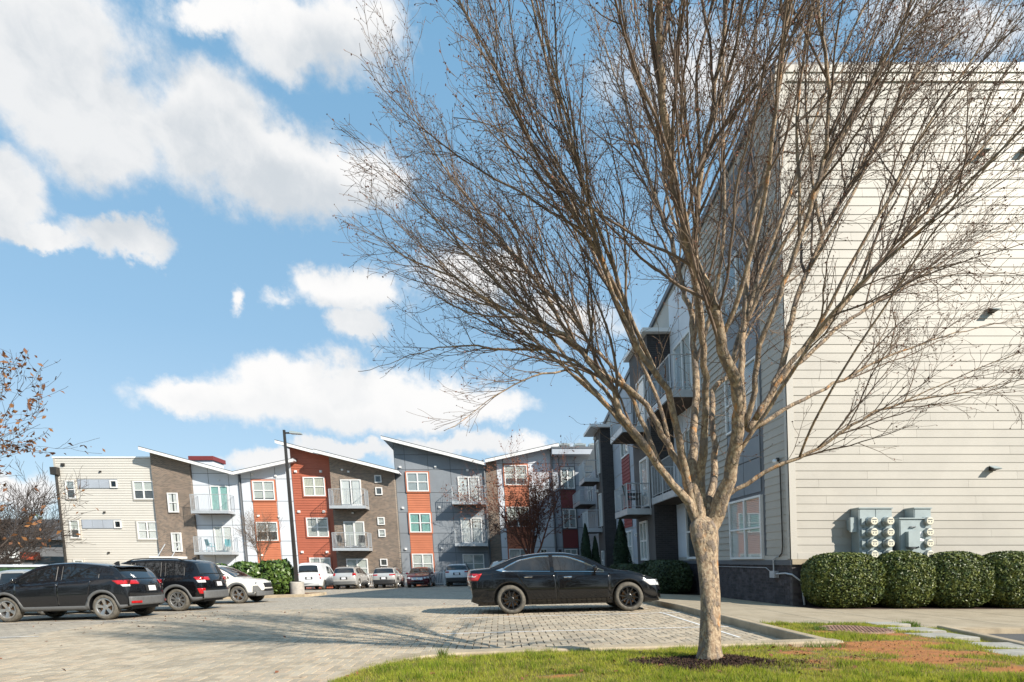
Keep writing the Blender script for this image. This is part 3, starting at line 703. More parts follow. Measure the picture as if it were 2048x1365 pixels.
def balcony(parent, M, a0, a1, zs, zr, out=1.25, slab=.24, chamfer=.0, step=.115, open_left=True):
    """Steel balcony: slab edge beam, deck, railing of balusters with posts and brackets. zs is the slab's underside."""
    c = chamfer
    base = [(a0, 0), (a0, out-.0), (a1, out), (a1, 0)] if c == 0 else [(a0, 0), (a0+c, out), (a1, out), (a1, 0)]
    o = MB().prism([M(a, d, zs) for a, d in base], [M(a, d, zs+slab) for a, d in base]).build('balcony', 'galvanised_rail', parent)
    wbox(MB(), M, a0+c*.5+.06, a1-.06, .02, out-.06, zs-.012, zs-.002).build('deck_soffit', 'deck_timber', o)
    rl = MB(); zt = zr; zb = zs+slab+.09
    pts = [(base[0][0]+.03, .04), (base[1][0]+.03, out-.03), (base[2][0]-.03, out-.03), (base[3][0]-.03, .04)]
    for (p, q) in zip(pts, pts[1:]):
        L = math.dist(p, q); n = max(2, round(L/step))
        for zz, r_ in ((zt, .024), (zb, .016)): rl.tube([M(p[0], p[1], zz), M(q[0], q[1], zz)], r_, 4)
        for k in range(1, n):
            f = k/n; a, d = p[0]+(q[0]-p[0])*f, p[1]+(q[1]-p[1])*f; rl.tube([M(a, d, zb), M(a, d, zt)], .0085, 4, False)
    o2 = rl.build('railing', 'galvanised_rail', o)
    n = max(1, round((a1-a0)/1.5))
    for a, d in pts+[(a0+(a1-a0)*k/n, out-.01) for k in range(1, n)]:
        MB().tube([M(a, d, zs-.02), M(a, d, zt)], .026, 4).build('post', 'galvanised_rail', o)
    return o
def small_light(parent, M, a, z, m='white_paint', s=.11):
    mb = MB(); wbox(mb, M, a-s*.7, a+s*.7, .0, .14, z-s*.6, z+s*.6); wbox(mb, M, a-s*.9, a+s*.9, .0, .05, z-s*.8, z+s*.8)
    return mb.build('wall_light', m, parent)

YF = 45.5
far = thing('apartment_building', 'three-storey row of apartments in cream, brown brick, white, red and grey with slanting roofs', 'apartment building', (-14, YF, -1))
ZB = -1.4
# A: cream lap-sided end block
F = front(YF)
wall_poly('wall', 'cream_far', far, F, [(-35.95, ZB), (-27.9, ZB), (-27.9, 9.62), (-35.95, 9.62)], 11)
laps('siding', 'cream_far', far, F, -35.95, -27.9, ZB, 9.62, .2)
pc = MB(); wbox(pc, F, -36.02, -27.7, -11, .07, 9.62, 9.75); pc.build('parapet_cap', 'white_paint', far)
tb = MB(); wbox(tb, F, -35.97, -35.80, -.05, .04, ZB, 9.6); tb.build('corner_trim', 'cream_trim', far)
ds = MB(); wbox(ds, F, -36.02, -35.5, .03, .42, 8.25, 8.86); ds.tube([F(-35.72, .2, 8.4), F(-35.72, .16, ZB)], .095, 6); ds.build('downspout', 'lamp_bronze', far)
for b, ins, dr in (((-35.14, -34.38, 6.35, 7.82), 'blind_grey', .4), ((-35.14, -34.37, 3.13, 4.60), 'blind', .6), ((-35.14, -34.37, -.1, 1.37), 'blind', 1)):
    window(far, F, *b, cols=1, rows=2, inside=ins, drop=dr, trim='cream_trim')
for b, sw in (((-34.17, -30.89, 7.17, 7.93), (-31.50, -30.90, 7.22, 7.85)), ((-34.19, -30.90, 3.91, 4.66), (-31.50, -30.90, 3.95, 4.58))):
    p_ = MB(); wbox(p_, F, *b[:2], .03, .05, *b[2:]); p_ = p_.build('band_panel', 'grey_panel', far)
    q_ = MB()
    for k in range(3):
        l = b[0]+.06+k*.86; wbox(q_, F, l, l+.82, .05, .065, b[2]+.05, b[3]-.05)
    q_.build('band_infill', 'blue_grey_panel', p_)
    window(far, F, *sw, cols=1, rows=1, inside='none', d=.07, fr=.09)
for b, ins, dr in (((-29.62, -27.97, 6.29, 7.77), 'blind', .55), ((-29.62, -27.98, 3.03, 4.50), 'curtain_white', .5), ((-29.6, -27.98, -.2, 1.3), 'blind', 1)): window(far, F, *b, inside=ins, drop=dr, trim='cream_trim')
for a, z in ((-32.2, 8.55), (-32.2, 5.25), (-32.2, 1.95)): small_light(far, F, a, z, 'lamp_bronze', .09)
small_light(far, F, -35.2, 9.1, 'lamp_bronze', .16)
# B: brown brick bay
lin = lambda a0, z0, a1, z1: (lambda a: z0+(z1-z0)*(a-a0)/(a1-a0))
rB = lin(-28.31, 10.28, -21.03, 8.31)
F = front(YF-.25)
wall_poly('wall', 'brown_brick', far, F, [(-27.9, ZB), (-24.78, ZB), (-24.78, rB(-24.78)-.02), (-27.9, rB(-27.9)-.02)], 10)
for b, ins in (((-26.76, -25.94, 5.21, 6.80), 'curtain_white'), ((-26.75, -25.95, 2.03, 3.58), 'curtain_white')): window(far, F, *b, cols=1, rows=2, inside=ins, drop=.5)
aw = MB(); wbox(aw, F, -27.95, -25.62, 0, 1.3, 1.45, 1.63)
aw = aw.build('canopy', 'white_paint', far)
rd = MB()
for a in (-27.35, -26.2): rd.tube([F(a, 1.2, 1.6), F(a, .02, 2.65)], .035, 5)
rd.build('tie_rod', 'galvanised_rail', aw)
# C, D: white panelled bays either side of the valley
F = front(YF)
rD = lin(-21.0, 8.31, -16.07, 9.36)
wall_poly('wall', 'dark_grey_paint', far, F, [(-24.78, ZB), (-20.87, ZB), (-20.87, rB(-20.87)), (-24.78, rB(-24.78))], 10)
panels('white_panel', far, F, [-24.78, -23.45, -21.8, -20.95], [ZB, .3, 2.0, 4.2, 5.5, 7.45, 8.4, 9.6], rB, skip=())
wall_poly('wall', 'dark_grey_paint', far, F, [(-20.87, ZB), (-16.6, ZB), (-16.6, rD(-16.6)), (-20.87, rD(-20.87))], 10)
panels('white_panel', far, F, [-20.80, -19.97, -17.97, -16.62], [ZB, .3, 1.7, 2.9, 4.55, 6.15, 7.95, 9.6], rD)
laps('siding', 'orange_siding', far, F, -19.95, -18.0, ZB, 7.92, .19, d=.025)
for b, ins, dr in (((-19.86, -18.08, 6.22, 7.79), 'blind', .95), ((-19.84, -18.08, 2.92, 4.46), 'blind_grey', .5)): window(far, F, *b, inside=ins, drop=dr, d=.092, trim='orange_siding')
for b, ins, dr in (((-23.38, -21.88, 5.34, 7.40), 'curtain_teal', .5), ((-23.38, -21.87, 2.05, 4.11), 'curtain_white', .45)): window(far, F, *b, cols=2, rows=1, inside=ins, drop=dr, name='sliding_door', d=.04)
window(far, F, -23.38, -21.87, -.6, .9, inside='blind', d=.04)
balcony(far, F, -24.45, -21.45, 5.06, 6.57); balcony(far, F, -24.5, -21.47, 1.78, 3.20)
MB().tube([F(-20.9, .1, 8.35), F(-20.9, .1, ZB)], .075, 6).build('downspout', 'roof_metal', far)
for a, z in ((-22.6, 7.85), (-22.55, 4.4)): small_light(far, F, a, z, 'white_paint', .08)
for a, z in ((-19.8, 8.3), (-17.9, 8.2), (-17.9, 4.9), (-19.6, 4.95), (-19.6, 1.75)): small_light(far, F, a, z)
# E: red lap siding, F: brown brick bay standing proud of it
rE = lin(-17.42, 10.81, -14.03, 9.92); rF = lin(-14.2, 9.97, -7.66, 8.31)
wall_poly('wall', 'red_siding', far, F, [(-16.6, ZB), (-13.3, ZB), (-13.3, rE(-13.3)), (-16.6, rE(-16.6))], 10)
laps('siding', 'red_siding', far, F, -16.6, -13.3, ZB, 10.6, .2, rE)
for b, ins, dr in (((-15.70, -13.93, 6.55, 8.10), 'curtain', 1), ((-15.70, -13.92, 3.25, 4.81), 'shutter', 1), ((-15.70, -13.96, -.05, 1.55), 'blind', 1)): window(far, F, *b, inside=ins, drop=dr, trim='red_siding')
for z in (8.55, 5.3, 2.0):
    for a in (-16.25, -14.2): small_light(far, F, a, z, s=.12)
FF = front(YF-.55)
wall_poly('wall', 'brown_brick', far, FF, [(-13.3, ZB), (-8.15, ZB), (-8.15, rF(-8.15)), (-13.3, rF(-13.3))], 10)
for b, ins in (((-12.51, -10.86, 5.75, 7.82), 'curtain_white'), ((-12.51, -10.85, 2.42, 4.46), 'shutter')): window(far, FF, *b, cols=2, rows=1, inside=ins, drop=.7, name='sliding_door', d=.04)
window(far, FF, -12.52, -10.78, -.1, 1.46, inside='blind', d=.04)
for b, ins in (((-9.72, -9.17, 7.57, 8.17), 'none'), ((-9.72, -9.17, 6.59, 7.20), 'none'), ((-9.73, -9.16, 4.19, 4.81), 'shutter'), ((-9.73, -9.16, 3.21, 3.83), 'shutter'), ((-9.76, -9.17, .87, 1.45), 'none')): window(far, FF, *b, cols=1, rows=1, inside=ins, d=.04, fr=.075)
balcony(far, FF, -13.2, -10.33, 5.40, 6.92); balcony(far, FF, -13.2, -10.32, 2.08, 3.50)
for a, z in ((-11.8, 8.45), (-11.7, 5.15), (-12.3, 8.6)): small_light(far, FF, a, z, s=.09)
# G: grey panelled bay
rG = lin(-8.92, 11.13, -.78, 9.08)
wall_poly('wall', 'dark_grey_paint', far, F, [(-8.15, ZB), (-.72, ZB), (-.72, rG(-.72)), (-8.15, rG(-8.15))], 10)
panels('grey_panel', far, F, [-8.13, -7.28, -5.42, -3.6, -.75], [ZB, .2, 1.95, 3.55, 5.25, 6.85, 8.7, 9.9, 11.2], rG)
laps('siding', 'orange_siding', far, F, -7.28, -5.44, ZB, 8.55, .19, d=.025)
for b, ins, dr in (((-7.22, -5.45, 6.93, 8.46), 'blind_grey', 1), ((-7.22, -5.46, 3.60, 5.17), 'curtain_teal', .5), ((-7.22, -5.50, .2, 1.87), 'blind', .9)): window(far, F, *b, inside=ins, drop=dr, d=.092, trim='orange_siding')
for b, ins in (((-3.06, -1.30, 6.05, 8.13), 'curtain_white'), ((-3.04, -1.30, 2.72, 4.81), 'curtain_white')): window(far, F, *b, cols=2, rows=1, inside=ins, drop=.8, name='sliding_door', d=.05)
window(far, F, -3.07, -1.30, .3, 1.84, inside='blind_grey', d=.05)
balcony(far, F, -3.55, -.85, 5.78, 7.24); balcony(far, F, -3.53, -.88, 2.45, 3.83)
for a, z in ((-7.7, 8.9), (-4.8, 8.95), (-2.2, 8.65), (-7.7, 5.6), (-4.7, 5.65), (-7.7, 2.25), (-4.7, 2.3)): small_light(far, F, a, z)
MB().tube([F(-.85, .1, 9.0), F(-.85, .1, ZB)], .075, 6).build('downspout', 'roof_metal', far)
# H: brick strip and pale bay, I: blue-grey recess under a deep cornice
rH = lin(-.44, 9.28, 5.26, 10.56)
wall_poly('wall', 'brown_brick', far, F, [(-.72, ZB), (.16, ZB), (.16, rH(.16)), (-.72, rH(-.4))], 10)
wall_poly('wall', 'dark_grey_paint', far, F, [(.16, ZB), (4.72, ZB), (4.72, rH(4.72)), (.16, rH(.16))], 10)
panels('white_panel', far, F, [.18, .70, 2.72, 4.62], [ZB, .7, 2.4, 4.0, 5.75, 7.4, 9.2, 10.8], rH)
laps('siding', 'orange_siding', far, F, .72, 2.70, ZB, 9.18, .19, d=.025)
for b, ins in (((.79, 2.66, 7.44, 9.06), 'blind'), ((.79, 2.64, 4.07, 5.70), 'blind'), ((.79, 2.62, .7, 2.27), 'blind_grey')): window(far, F, *b, inside=ins, drop=.7, d=.092, trim='orange_siding')
window(far, F, 3.36, 3.95, 1.62, 2.27, cols=1, rows=1, inside='none', d=.05)
MB().tube([F(4.68, .14, 10.3), F(4.68, .14, ZB)], .09, 6).build('downspout', 'roof_metal', far)
wall_poly('wall', 'dark_grey_paint', far, F, [(4.72, ZB), (9.0, ZB), (9.0, 10.15), (4.72, 10.15)], 10)
panels('blue_grey_panel', far, F, [4.74, 5.28, 6.56, 9.0], [ZB, .7, 2.4, 4.0, 5.75, 7.4, 9.2, 10.1], None)
laps('siding', 'maroon_siding', far, F, 5.30, 6.54, ZB, 8.95, .19, d=.025)
for b in ((5.39, 6.48, 7.16, 8.86), (5.37, 6.46, 3.95, 5.50), (5.35, 6.42, .7, 2.25)): window(far, F, *b, inside='blind_grey', drop=1, d=.092, trim='dark_grey_paint')
cb_ = MB(); wbox(cb_, F, 4.66, 9.2, -9, 1.25, 9.72, 10.16); cb_.build('cornice', 'blue_grey_panel', far)
cb_ = MB(); wbox(cb_, F, 4.60, 9.2, -9, 1.3, 10.163, 10.30); cb_.build('roof_edge', 'roof_metal', far)
small_light(far, F, 5.0, 2.1, 'lamp_bronze', .14)
roof('roof', far, front(YF-.25), -28.31, 10.36, -21.03, 8.39, 10, .75)
roof('roof', far, front(YF), -21.02, 8.39, -16.07, 9.44, 10, .9)
roof('roof', far, front(YF), -17.42, 10.89, -14.05, 10.00, 10, .9)
roof('roof', far, front(YF-.55), -14.2, 10.05, -7.60, 8.39, 10, .9)
roof('roof', far, front(YF), -8.92, 11.21, -.78, 9.16, 10, .9)
roof('roof', far, front(YF), -.70, 9.36, 5.26, 10.64, 10, .9)
# roof plant
hv = thing('rooftop_unit', 'grey rooftop unit with red-brown top above the white bay', 'rooftop unit', (-26.4, 51, 8.6))
MB().box(-27.45, -25.5, 50.5, 52.5, 8.8, 10.35).build('casing', 'white_panel', hv); MB().box(-27.6, -25.35, 50.35, 52.65, 10.355, 10.72).build('cap', 'maroon_siding', hv)
ACL = ['leftmost of the three rooftop air conditioners above the blue-grey recess', 'middle of the three rooftop air conditioners above the blue-grey recess', 'rightmost rooftop air conditioner, half behind the dark brick wing']
for (a, lb) in zip((6.1, 7.45, 8.7), ACL):
    ac = thing('air_conditioner', lb, 'air conditioner', (a, 48, 10.4), group='air conditioners on the roof')
    mb = MB().box(-.48, .48, -.4, .4, 0, .85); mb.build('casing', 'galvanised', ac, local=True)
    g = MB()
    for k in range(7): g.box(-.42, .42, -.43, -.402, .1+.1*k, .14+.1*k)
    g.lathe([(.36, .852), (.36, .90), (.30, .91)], 16); g.build('grille', 'dark_grey_paint', ac, local=True)

# ------------------------------------------------------------------ near wing on the right
wing = thing('apartment_building', 'tall cream-sided apartment wing with dark brick bays and steel balconies, right', 'apartment building', (10, 20, 0))
XW, YW = 7.2, 13.6
rW = lambda y: 12.70-.126*(y-YW)
Fr = front(YW); Sd = side(XW)
MB().prism([(XW, YW, 1.25), (17, YW, 1.25), (17, 45.4, 1.25), (XW, 45.4, 1.25)], [(XW, YW, 12.7), (17, YW, 12.6), (17, 45.4, 8.7), (XW, 45.4, 8.7)]).build('wall', 'cream_paint', wing)
planks('cream_paint', wing, Fr, XW+.12, 15.5, 1.45, 12.42, .2, seed=4)
k = MB(); wbox(k, Fr, XW-.034, XW+.13, 0, .045, 1.30, 12.42); wbox(k, Sd, YW-.044, YW+.12, 0, .034, 1.30, 12.6); k.build('corner_trim', 'cream_trim', wing)
k = MB(); wbox(k, Fr, XW-.1, 17, 0, .05, 12.42, 12.60); wbox(k, Fr, XW-.1, 17, 0, .075, 12.60, 12.76); k.build('parapet_trim', 'cream_trim', wing)
k = MB(); wbox(k, Fr, XW+.13, 17, 0, .05, 1.30, 1.45); wbox(k, Sd, YW+.12, 22.1, 0, .03, 1.28, 1.40); k.build('base_trim', 'cream_trim', wing)
k = MB(); wbox(k, Fr, XW-.02, 17, -.2, .07, 1.17, 1.297); k.build('ledge', 'concrete', wing)
k = MB(); wbox(k, Sd, YW-.05, 22.1, -.2, .05, 1.15, 1.277); k.build('ledge', 'dark_grey_paint', wing)
# brick plinth: single bricks on a mortar core
MB().box(XW+.003, 17, YW+.003, 22.1, -.2, 1.16).build('plinth', 'mortar', wing)
cells = []
for r_ in range(14):
    z = .10+r_*.076
    for c_ in range(36):
        y = YW+.02+c_*.235+(.117 if r_ % 2 else 0)
        if y < 22 and z > .05: cells.append((1, y, z))
    for c_ in range(6): cells.append((0, XW+.02+c_*.235+(.117 if r_ % 2 else 0), z))
cells.sort(key=lambda c: c[1] if c[0] else 0)
bm_ = {1: MB().box(XW-.006, XW+.04, -.1125, .1125, 0, .066), 0: MB().box(-.1125, .1125, YW-.006, YW+.04, 0, .066)}
mes = {}; rest = MB(); nb = 0
for s, p, z in cells:
    p += .1175; j = random.uniform(-.003, .003)
    if nb < 290:
        nb += 1
        if s not in mes:
            o = bm_[s].build('brick', 'plinth_brick', wing, local=True, fix=False); mes[s] = o.data
        else: o = link('brick', mes[s], wing)
        o.location = (-10+j, p-20, z) if s else (p-10, -20+j, z)
    else:
        b = bm_[s]; rest.add([(x+j, y+p, zz+z) if s else (x+p, y+j, zz+z) for x, y, zz in b.v], b.f)
rest.build('brick_field', 'plinth_brick', wing, fix=False, kind='stuff')
# left side of the wing: siding, grey window bay, siding, white bay
planks('cream_paint', wing, Sd, YW+.13, 14.82, 1.41, 12.5, .2, seed=5, ztop=rW)
laps('siding', 'cream_paint', wing, Sd, 17.1, 19.6, 1.41, 12.2, .2, rW)
k = MB(); wbox(k, Sd, 14.82, 17.1, 0, .02, 1.40, 12.1); k.build('window_bay', 'dark_grey_paint', wing)
panels('grey_panel', wing, Sd, [14.98, 16.0, 17.0], [3.12, 4.05, 5.0], None, d=.022, gap=.03)
panels('grey_panel', wing, Sd, [14.98, 16.0, 17.0], [6.75, 7.4, 8.15], None, d=.022, gap=.03)
panels('grey_panel', wing, Sd, [14.98, 16.0, 17.0], [9.9, 10.6, 11.5], None, d=.022, gap=.03)
window(wing, Sd, 14.94, 17.0, 1.31, 3.04, inside='blind', drop=1, d=.05, fr=.06)
window(wing, Sd, 14.94, 17.0, 5.05, 6.70, inside='blind_grey', drop=.8, d=.05, fr=.06)
window(wing, Sd, 14.94, 17.0, 8.20, 9.85, inside='blind_grey', drop=.8, d=.05, fr=.06)
k = MB(); wbox(k, Sd, 19.6, 22.1, 0, .025, 1.40, 11.4); k.build('window_bay', 'white_panel', wing)
panels('white_panel', wing, Sd, [21.0, 22.06], [1.42, 2.35, 3.3, 4.6, 6.5, 8, 9.6, 11.3], None, d=.026, gap=.025)
window(wing, Sd, 19.65, 20.95, 1.33, 3.35, cols=1, rows=2, inside='none', d=.05)
for z in (3.95, 7.25): window(wing, Sd, 19.7, 21.6, z, z+2.1, cols=2, rows=1, inside='curtain_white', drop=.6, name='sliding_door', d=.05)
balcony(wing, Sd, 19.1, 21.95, 3.48, 4.95, out=1.05); balcony(wing, Sd, 19.0, 21.9, 6.80, 8.2, out=1.1)
# first dark brick bay
MB().prism([(6.28, 22.1, -.2), (7.3, 22.1, -.2), (7.3, 25.0, -.2), (6.28, 25.0, -.2)], [(6.28, 22.1, 10.1), (7.3, 22.1, 10.1), (7.3, 25.0, 10.1), (6.28, 25.0, 10.1)]).build('wall', 'dark_brick_front', wing)
MB().box(6.265, 6.279, 22.1, 25.0, -.2, 10.1).build('wall_face', 'dark_render', wing)
k = MB(); k.box(6.05, 8.2, 21.85, 25.2, 10.103, 10.25); k.build('bay_roof', 'white_paint', wing)
S1 = side(6.265)
window(wing, S1, 23.1, 24.2, 1.28, 2.95, cols=2, rows=2, inside='blind', d=.03)
window(wing, S1, 22.55, 23.75, 3.50, 5.5, cols=1, rows=1, inside='curtain_white', name='sliding_door', d=.03); window(wing, S1, 22.55, 23.75, 6.75, 8.7, cols=1, rows=1, inside='curtain_white', name='sliding_door', d=.03)
balcony(wing, S1, 22.42, 24.75, 3.14, 4.38, out=1.0); balcony(wing, S1, 22.42, 24.75, 6.42, 7.75, out=1.05)
# panelled recess between the bays
panels('blue_grey_panel', wing, Sd, [25.0, 27.5, 29.4, 31.3, 33.5], [-.2, 1.4, 3.0, 4.6, 6.2, 7.8, 9.4, 11], rW)
laps('siding', 'deep_red_siding', wing, Sd, 29.42, 31.28, 3.1, 6.9, .19, d=.025)
for z in (1.2, 6.9): window(wing, Sd, 29.5, 31.2, z, z+1.7, inside='blind', d=.05)
for a, z in ((28.6, 5.2), (32.2, 5.0), (28.6, 2.6), (27.8, 5.6)): small_light(wing, Sd, a, z)
roof('roof', wing, Sd, 35.9, 9.98, YW-.05, 12.78, 9, .10, .16, fascia='roof_metal')
# second dark brick bay and the last stretch of wall
MB().prism([(6.47, 33.5, -1), (7.3, 33.5, -1), (7.3, 35.6, -1), (6.47, 35.6, -1)], [(6.47, 33.5, 9.2), (7.3, 33.5, 9.2), (7.3, 35.6, 9.2), (6.47, 35.6, 9.2)]).build('wall', 'dark_brick_front', wing)
MB().box(6.455, 6.469, 33.5, 35.6, -1, 9.2).build('wall_face', 'dark_render', wing)
MB().box(5.85, 7.5, 33.2, 35.9, 9.203, 9.36).build('bay_roof', 'white_paint', wing)
S2 = side(6.455)
for z in (-.2, 3.3, 6.5): window(wing, S2, 33.9, 34.6, z+(.9 if z < 0 else .1), z+2.1, cols=1, rows=2 if z < 0 else 1, inside='blind', d=.03)
balcony(wing, S2, 34.3, 36.5, 6.15, 7.45, out=.95); balcony(wing, S2, 34.2, 36.2, 3.05, 4.4, out=.9)
panels('blue_grey_panel', wing, Sd, [35.6, 38, 41, 43, 45.3], [-1, 1.4, 3.0, 4.6, 6.2, 7.8], rW)
balcony(wing, Sd, 40.0, 43.6, 5.35, 6.4, out=1.2)
window(wing, Sd, 41, 43, 5.6, 7.6, inside='blind_grey', d=.05); window(wing, Sd, 38.2, 39.2, -.4, 1.9, cols=1, rows=1, inside='none', name='entry_door', d=.05)
for a, z in ((35.0, 5.65), (35.0, 8.9)): small_light(wing, S2, a, z)
# conduit, camera, junction box
cn = MB().tube([(XW-.06, 13.92, 3.72), (XW-.06, 13.9, 1.62), (XW-.06, 13.95, 1.45), (XW-.06, 14.1, 1.36)], .016, 6)
cn.build('conduit', 'lamp_bronze', wing)
MB().tube([(XW-.08, 14.35, .98), (XW-.08, 14.35, 1.30), (XW-.08, 14.15, 1.37)], .018, 6).tube([(XW-.08, 14.3, .92), (XW-.06, 13.8, .95), (XW-.02, 13.55, .92), (XW+.15, 13.45, .75), (XW+.22, 13.48, .18)], .022, 6).tube([(XW-.06, 14.45, .93), (XW-.06, 14.8, 1.08), (XW-.06, 19.8, 1.08)], .01, 5).build('conduit', 'galvanised_rail', wing)
jb = MB().box(XW-.13, XW-.01, 14.22, 14.48, .82, 1.0).build('junction_box', 'galvanised_rail', wing)
sc_ = thing('security_camera', 'small white security camera at the top of the conduit near the corner', 'camera', (XW-.1, 14.0, 3.75))
MB().lathe([(.055, 0), (.055, .05), (.045, .06)], 14, Matrix.Translation((.03, -.05, .03)) @ Matrix.Rotation(R(-90), 4, 'Y')).build('mount', 'lamp_bronze', sc_, local=True)
MB().lathe([(.05, 0), (.05, .13), (.04, .15), (.0, .152)], 14, Matrix.Translation((-.02, .08, .02)) @ Matrix.Rotation(R(105), 4, 'X')).build('housing', 'white_paint', sc_, local=True)

# wall-wash lights on the cream gable
WLL = ['dark wedge wall light low on the cream wall, above the clipped bushes', 'dark wedge wall light high on the cream wall, left of the pair', 'dark wedge wall light high on the cream wall at the picture edge', 'dark wedge wall light halfway up the cream wall behind the tree']
for (x, z), lb in zip(((12.12, 3.50), (11.93, 10.83), (12.95, 10.89), (12.12, 7.22)), WLL):
    o = thing('wall_light', lb, 'wall light', (x, YW-.035, z), group='wall lights on the cream gable')
    k_ = .62
    MB().box(-.12, .12, -.04, 0, -.09, .10).map(lambda x, y, z: (x*k_, y*k_, z*k_)).build('back_plate', 'lamp_bronze', o, local=True)
    MB().prism([(-.13, -.04, .07), (.13, -.04, .07), (.15, -.28, -.06), (-.15, -.28, -.06)], [(-.13, -.04, .10), (.13, -.04, .10), (.15, -.29, -.03), (-.15, -.29, -.03)]).map(lambda x, y, z: (x*k_, y*k_, z*k_)).build('hood', 'galvanised', o, local=True)
    MB().prism([(-.10, -.042, -.075), (.10, -.042, -.075), (.12, -.26, -.065), (-.12, -.26, -.065)], [(-.10, -.042, .066), (.10, -.042, .066), (.12, -.26, -.062), (-.12, -.26, -.062)]).map(lambda x, y, z: (x*k_, y*k_, z*k_)).build('lens', 'lamp_bronze', o, local=True)

# electricity meters
def meter_bank(x, z, cols, label):
    o = thing('meter_bank', label, 'electric meters', (x, YW-.033, z), group='electric meter cabinets')
    wd = .385*cols+.02; MB().box(0, wd, -.30, 0, -1.25, 0).build('cabinet', 'galvanised', o, local=True)
    MB().box(-.015, wd+.015, -.33, 0, .002, .03).build('rain_cap', 'galvanised', o, local=True)
    for c_ in range(cols):
        MB().box(.02+.385*c_, .02+.385*c_+.365, -.308, -.302, -.24, -.02).build('door', 'galvanised', o, local=True)
        for r_ in range(4):
            cx, cz = .02+.385*c_+.235, -.30-.262*r_
            MB().box(cx-.215, cx-.135, -.345, -.302, cz-.09, cz+.07).build('breaker_cover', 'galvanised', o, local=True)
            MB().box(cx-.19, cx-.13, -.3045, -.3022, cz+.115, cz+.135).build('number_plate', 'dark_grey_paint', o, local=True)
            Mx = Matrix.Translation((cx, -.302, cz)) @ Matrix.Rotation(R(90), 4, 'X')
            rg = MB().lathe([(.115, 0), (.115, .055), (.105, .065)], 24, Mx).build('meter', 'galvanised', o, local=True, smooth=False)
            MB().lathe([(.10, .066), (.10, .15), (.092, .168), (.085, .172)], 24, Mx).build('glass_cover', 'meter_ring', rg, local=True)
            f = MB().lathe([(.082, .1725), (.082, .1755)], 24, Mx); f.build('dial', 'meter_white', rg, local=True)
            d = MB()
            d.box(cx-.05, cx+.05, -.482, -.478, cz+.025, cz+.045)
            for q in (-.03, .03): d.lathe([(.016, .176), (.016, .178)], 10, Matrix.Translation((cx+q, -.302, cz-.02)) @ Matrix.Rotation(R(90), 4, 'X'))
            d.build('register', 'dark_grey_paint', rg, local=True)
    return o
meter_bank(8.66, 2.50, 2, 'eight-meter grey electric meter cabinet, the wider of the two')
meter_bank(9.98, 2.50, 1, 'single column of four electric meters right of the switch cabinet')
s = thing('switch_cabinet', 'grey electrical switch cabinet with handle and white labels between the meter banks', 'electrical cabinet', (9.57, YW-.033, 2.25))
MB().box(0, .62, -.38, 0, -1.2, 0).build('cabinet', 'galvanised', s, local=True); MB().box(-.02, .64, -.41, 0, .002, .03).build('rain_cap', 'galvanised', s, local=True)
MB().box(.02, .60, -.392, -.383, -.86, -.03).build('door', 'galvanised', s, local=True); MB().box(.02, .60, -.392, -.383, -1.18, -.885).build('door', 'galvanised', s, local=True)
MB().box(.13, .40, -.50, -.394, -.66, -.30).build('switch_box', 'galvanised', s, local=True); MB().tube([(.12, -.45, -.68), (.32, -.47, -.69), (.36, -.52, -.66)], .02, 6).build('switch_lever', 'dark_grey_paint', s, local=True)
MB().tube([(.23, -.39, -.19), (.25, -.43, -.19), (.35, -.43, -.185), (.37, -.39, -.185)], .014, 6).build('handle', 'dark_grey_paint', s, local=True)
MB().box(.43, .55, -.395, -.3935, -.42, -.30).box(.43, .57, -.395, -.3935, -.52, -.45).build('notice', 'label_white', s, local=True)
MB().box(9.43, 9.57, YW-.30, YW-.035, 1.7, 2.2).build('wireway', 'galvanised').update_tag()
wy = bpy.data.objects['wireway']; tag(wy, 'narrow grey wireway box joining meter bank and switch cabinet', 'electrical box')
MB().box(8.50, 8.655, YW-.27, YW-.2, 1.95, 2.3).box(8.55, 8.655, YW-.20, YW-.035, 2.0, 2.25).build('junction_box', 'galvanised')
tag(bpy.data.objects['junction_box.001'] if 'junction_box.001' in bpy.data.objects else bpy.data.objects['junction_box'], 'small grey box on the left flank of the eight-meter cabinet', 'electrical box')

# white picket fence at the far end of the lot
fe = thing('picket_fence', 'low white picket fence behind the far row of parked cars', 'fence', (-6, 44.3, -.7))
for x in [-19+2.4*k for k in range(13)]:
    MB().box(x-.05, x+.05, 44.25, 44.35, gz(x, 44.3)-.05, gz(x, 44.3)+1.2).build('post', 'white_paint', fe)
for k in range(12):
    x0, x1 = -19+2.4*k+.051, -19+2.4*(k+1)-.051; p = MB(); g0, g1 = gz(x0, 44.3), gz(x1, 44.3)
    for h_ in (.12, .98): p.prism([(x0, 44.28, g0+h_), (x1, 44.28, g1+h_), (x1, 44.32, g1+h_), (x0, 44.32, g0+h_)], [(x0, 44.28, g0+h_+.07), (x1, 44.28, g1+h_+.07), (x1, 44.32, g1+h_+.07), (x0, 44.32, g0+h_+.07)])
    p.build('rail', 'white_paint', fe)
    n = 17; q = MB()
    for j in range(n):
        x = x0+(x1-x0)*(j+.5)/n; g = gz(x, 44.3); q.box(x-.02, x+.02, 44.255, 44.278, g+.05, g+1.12)
    q.build('pickets', 'white_paint', fe)

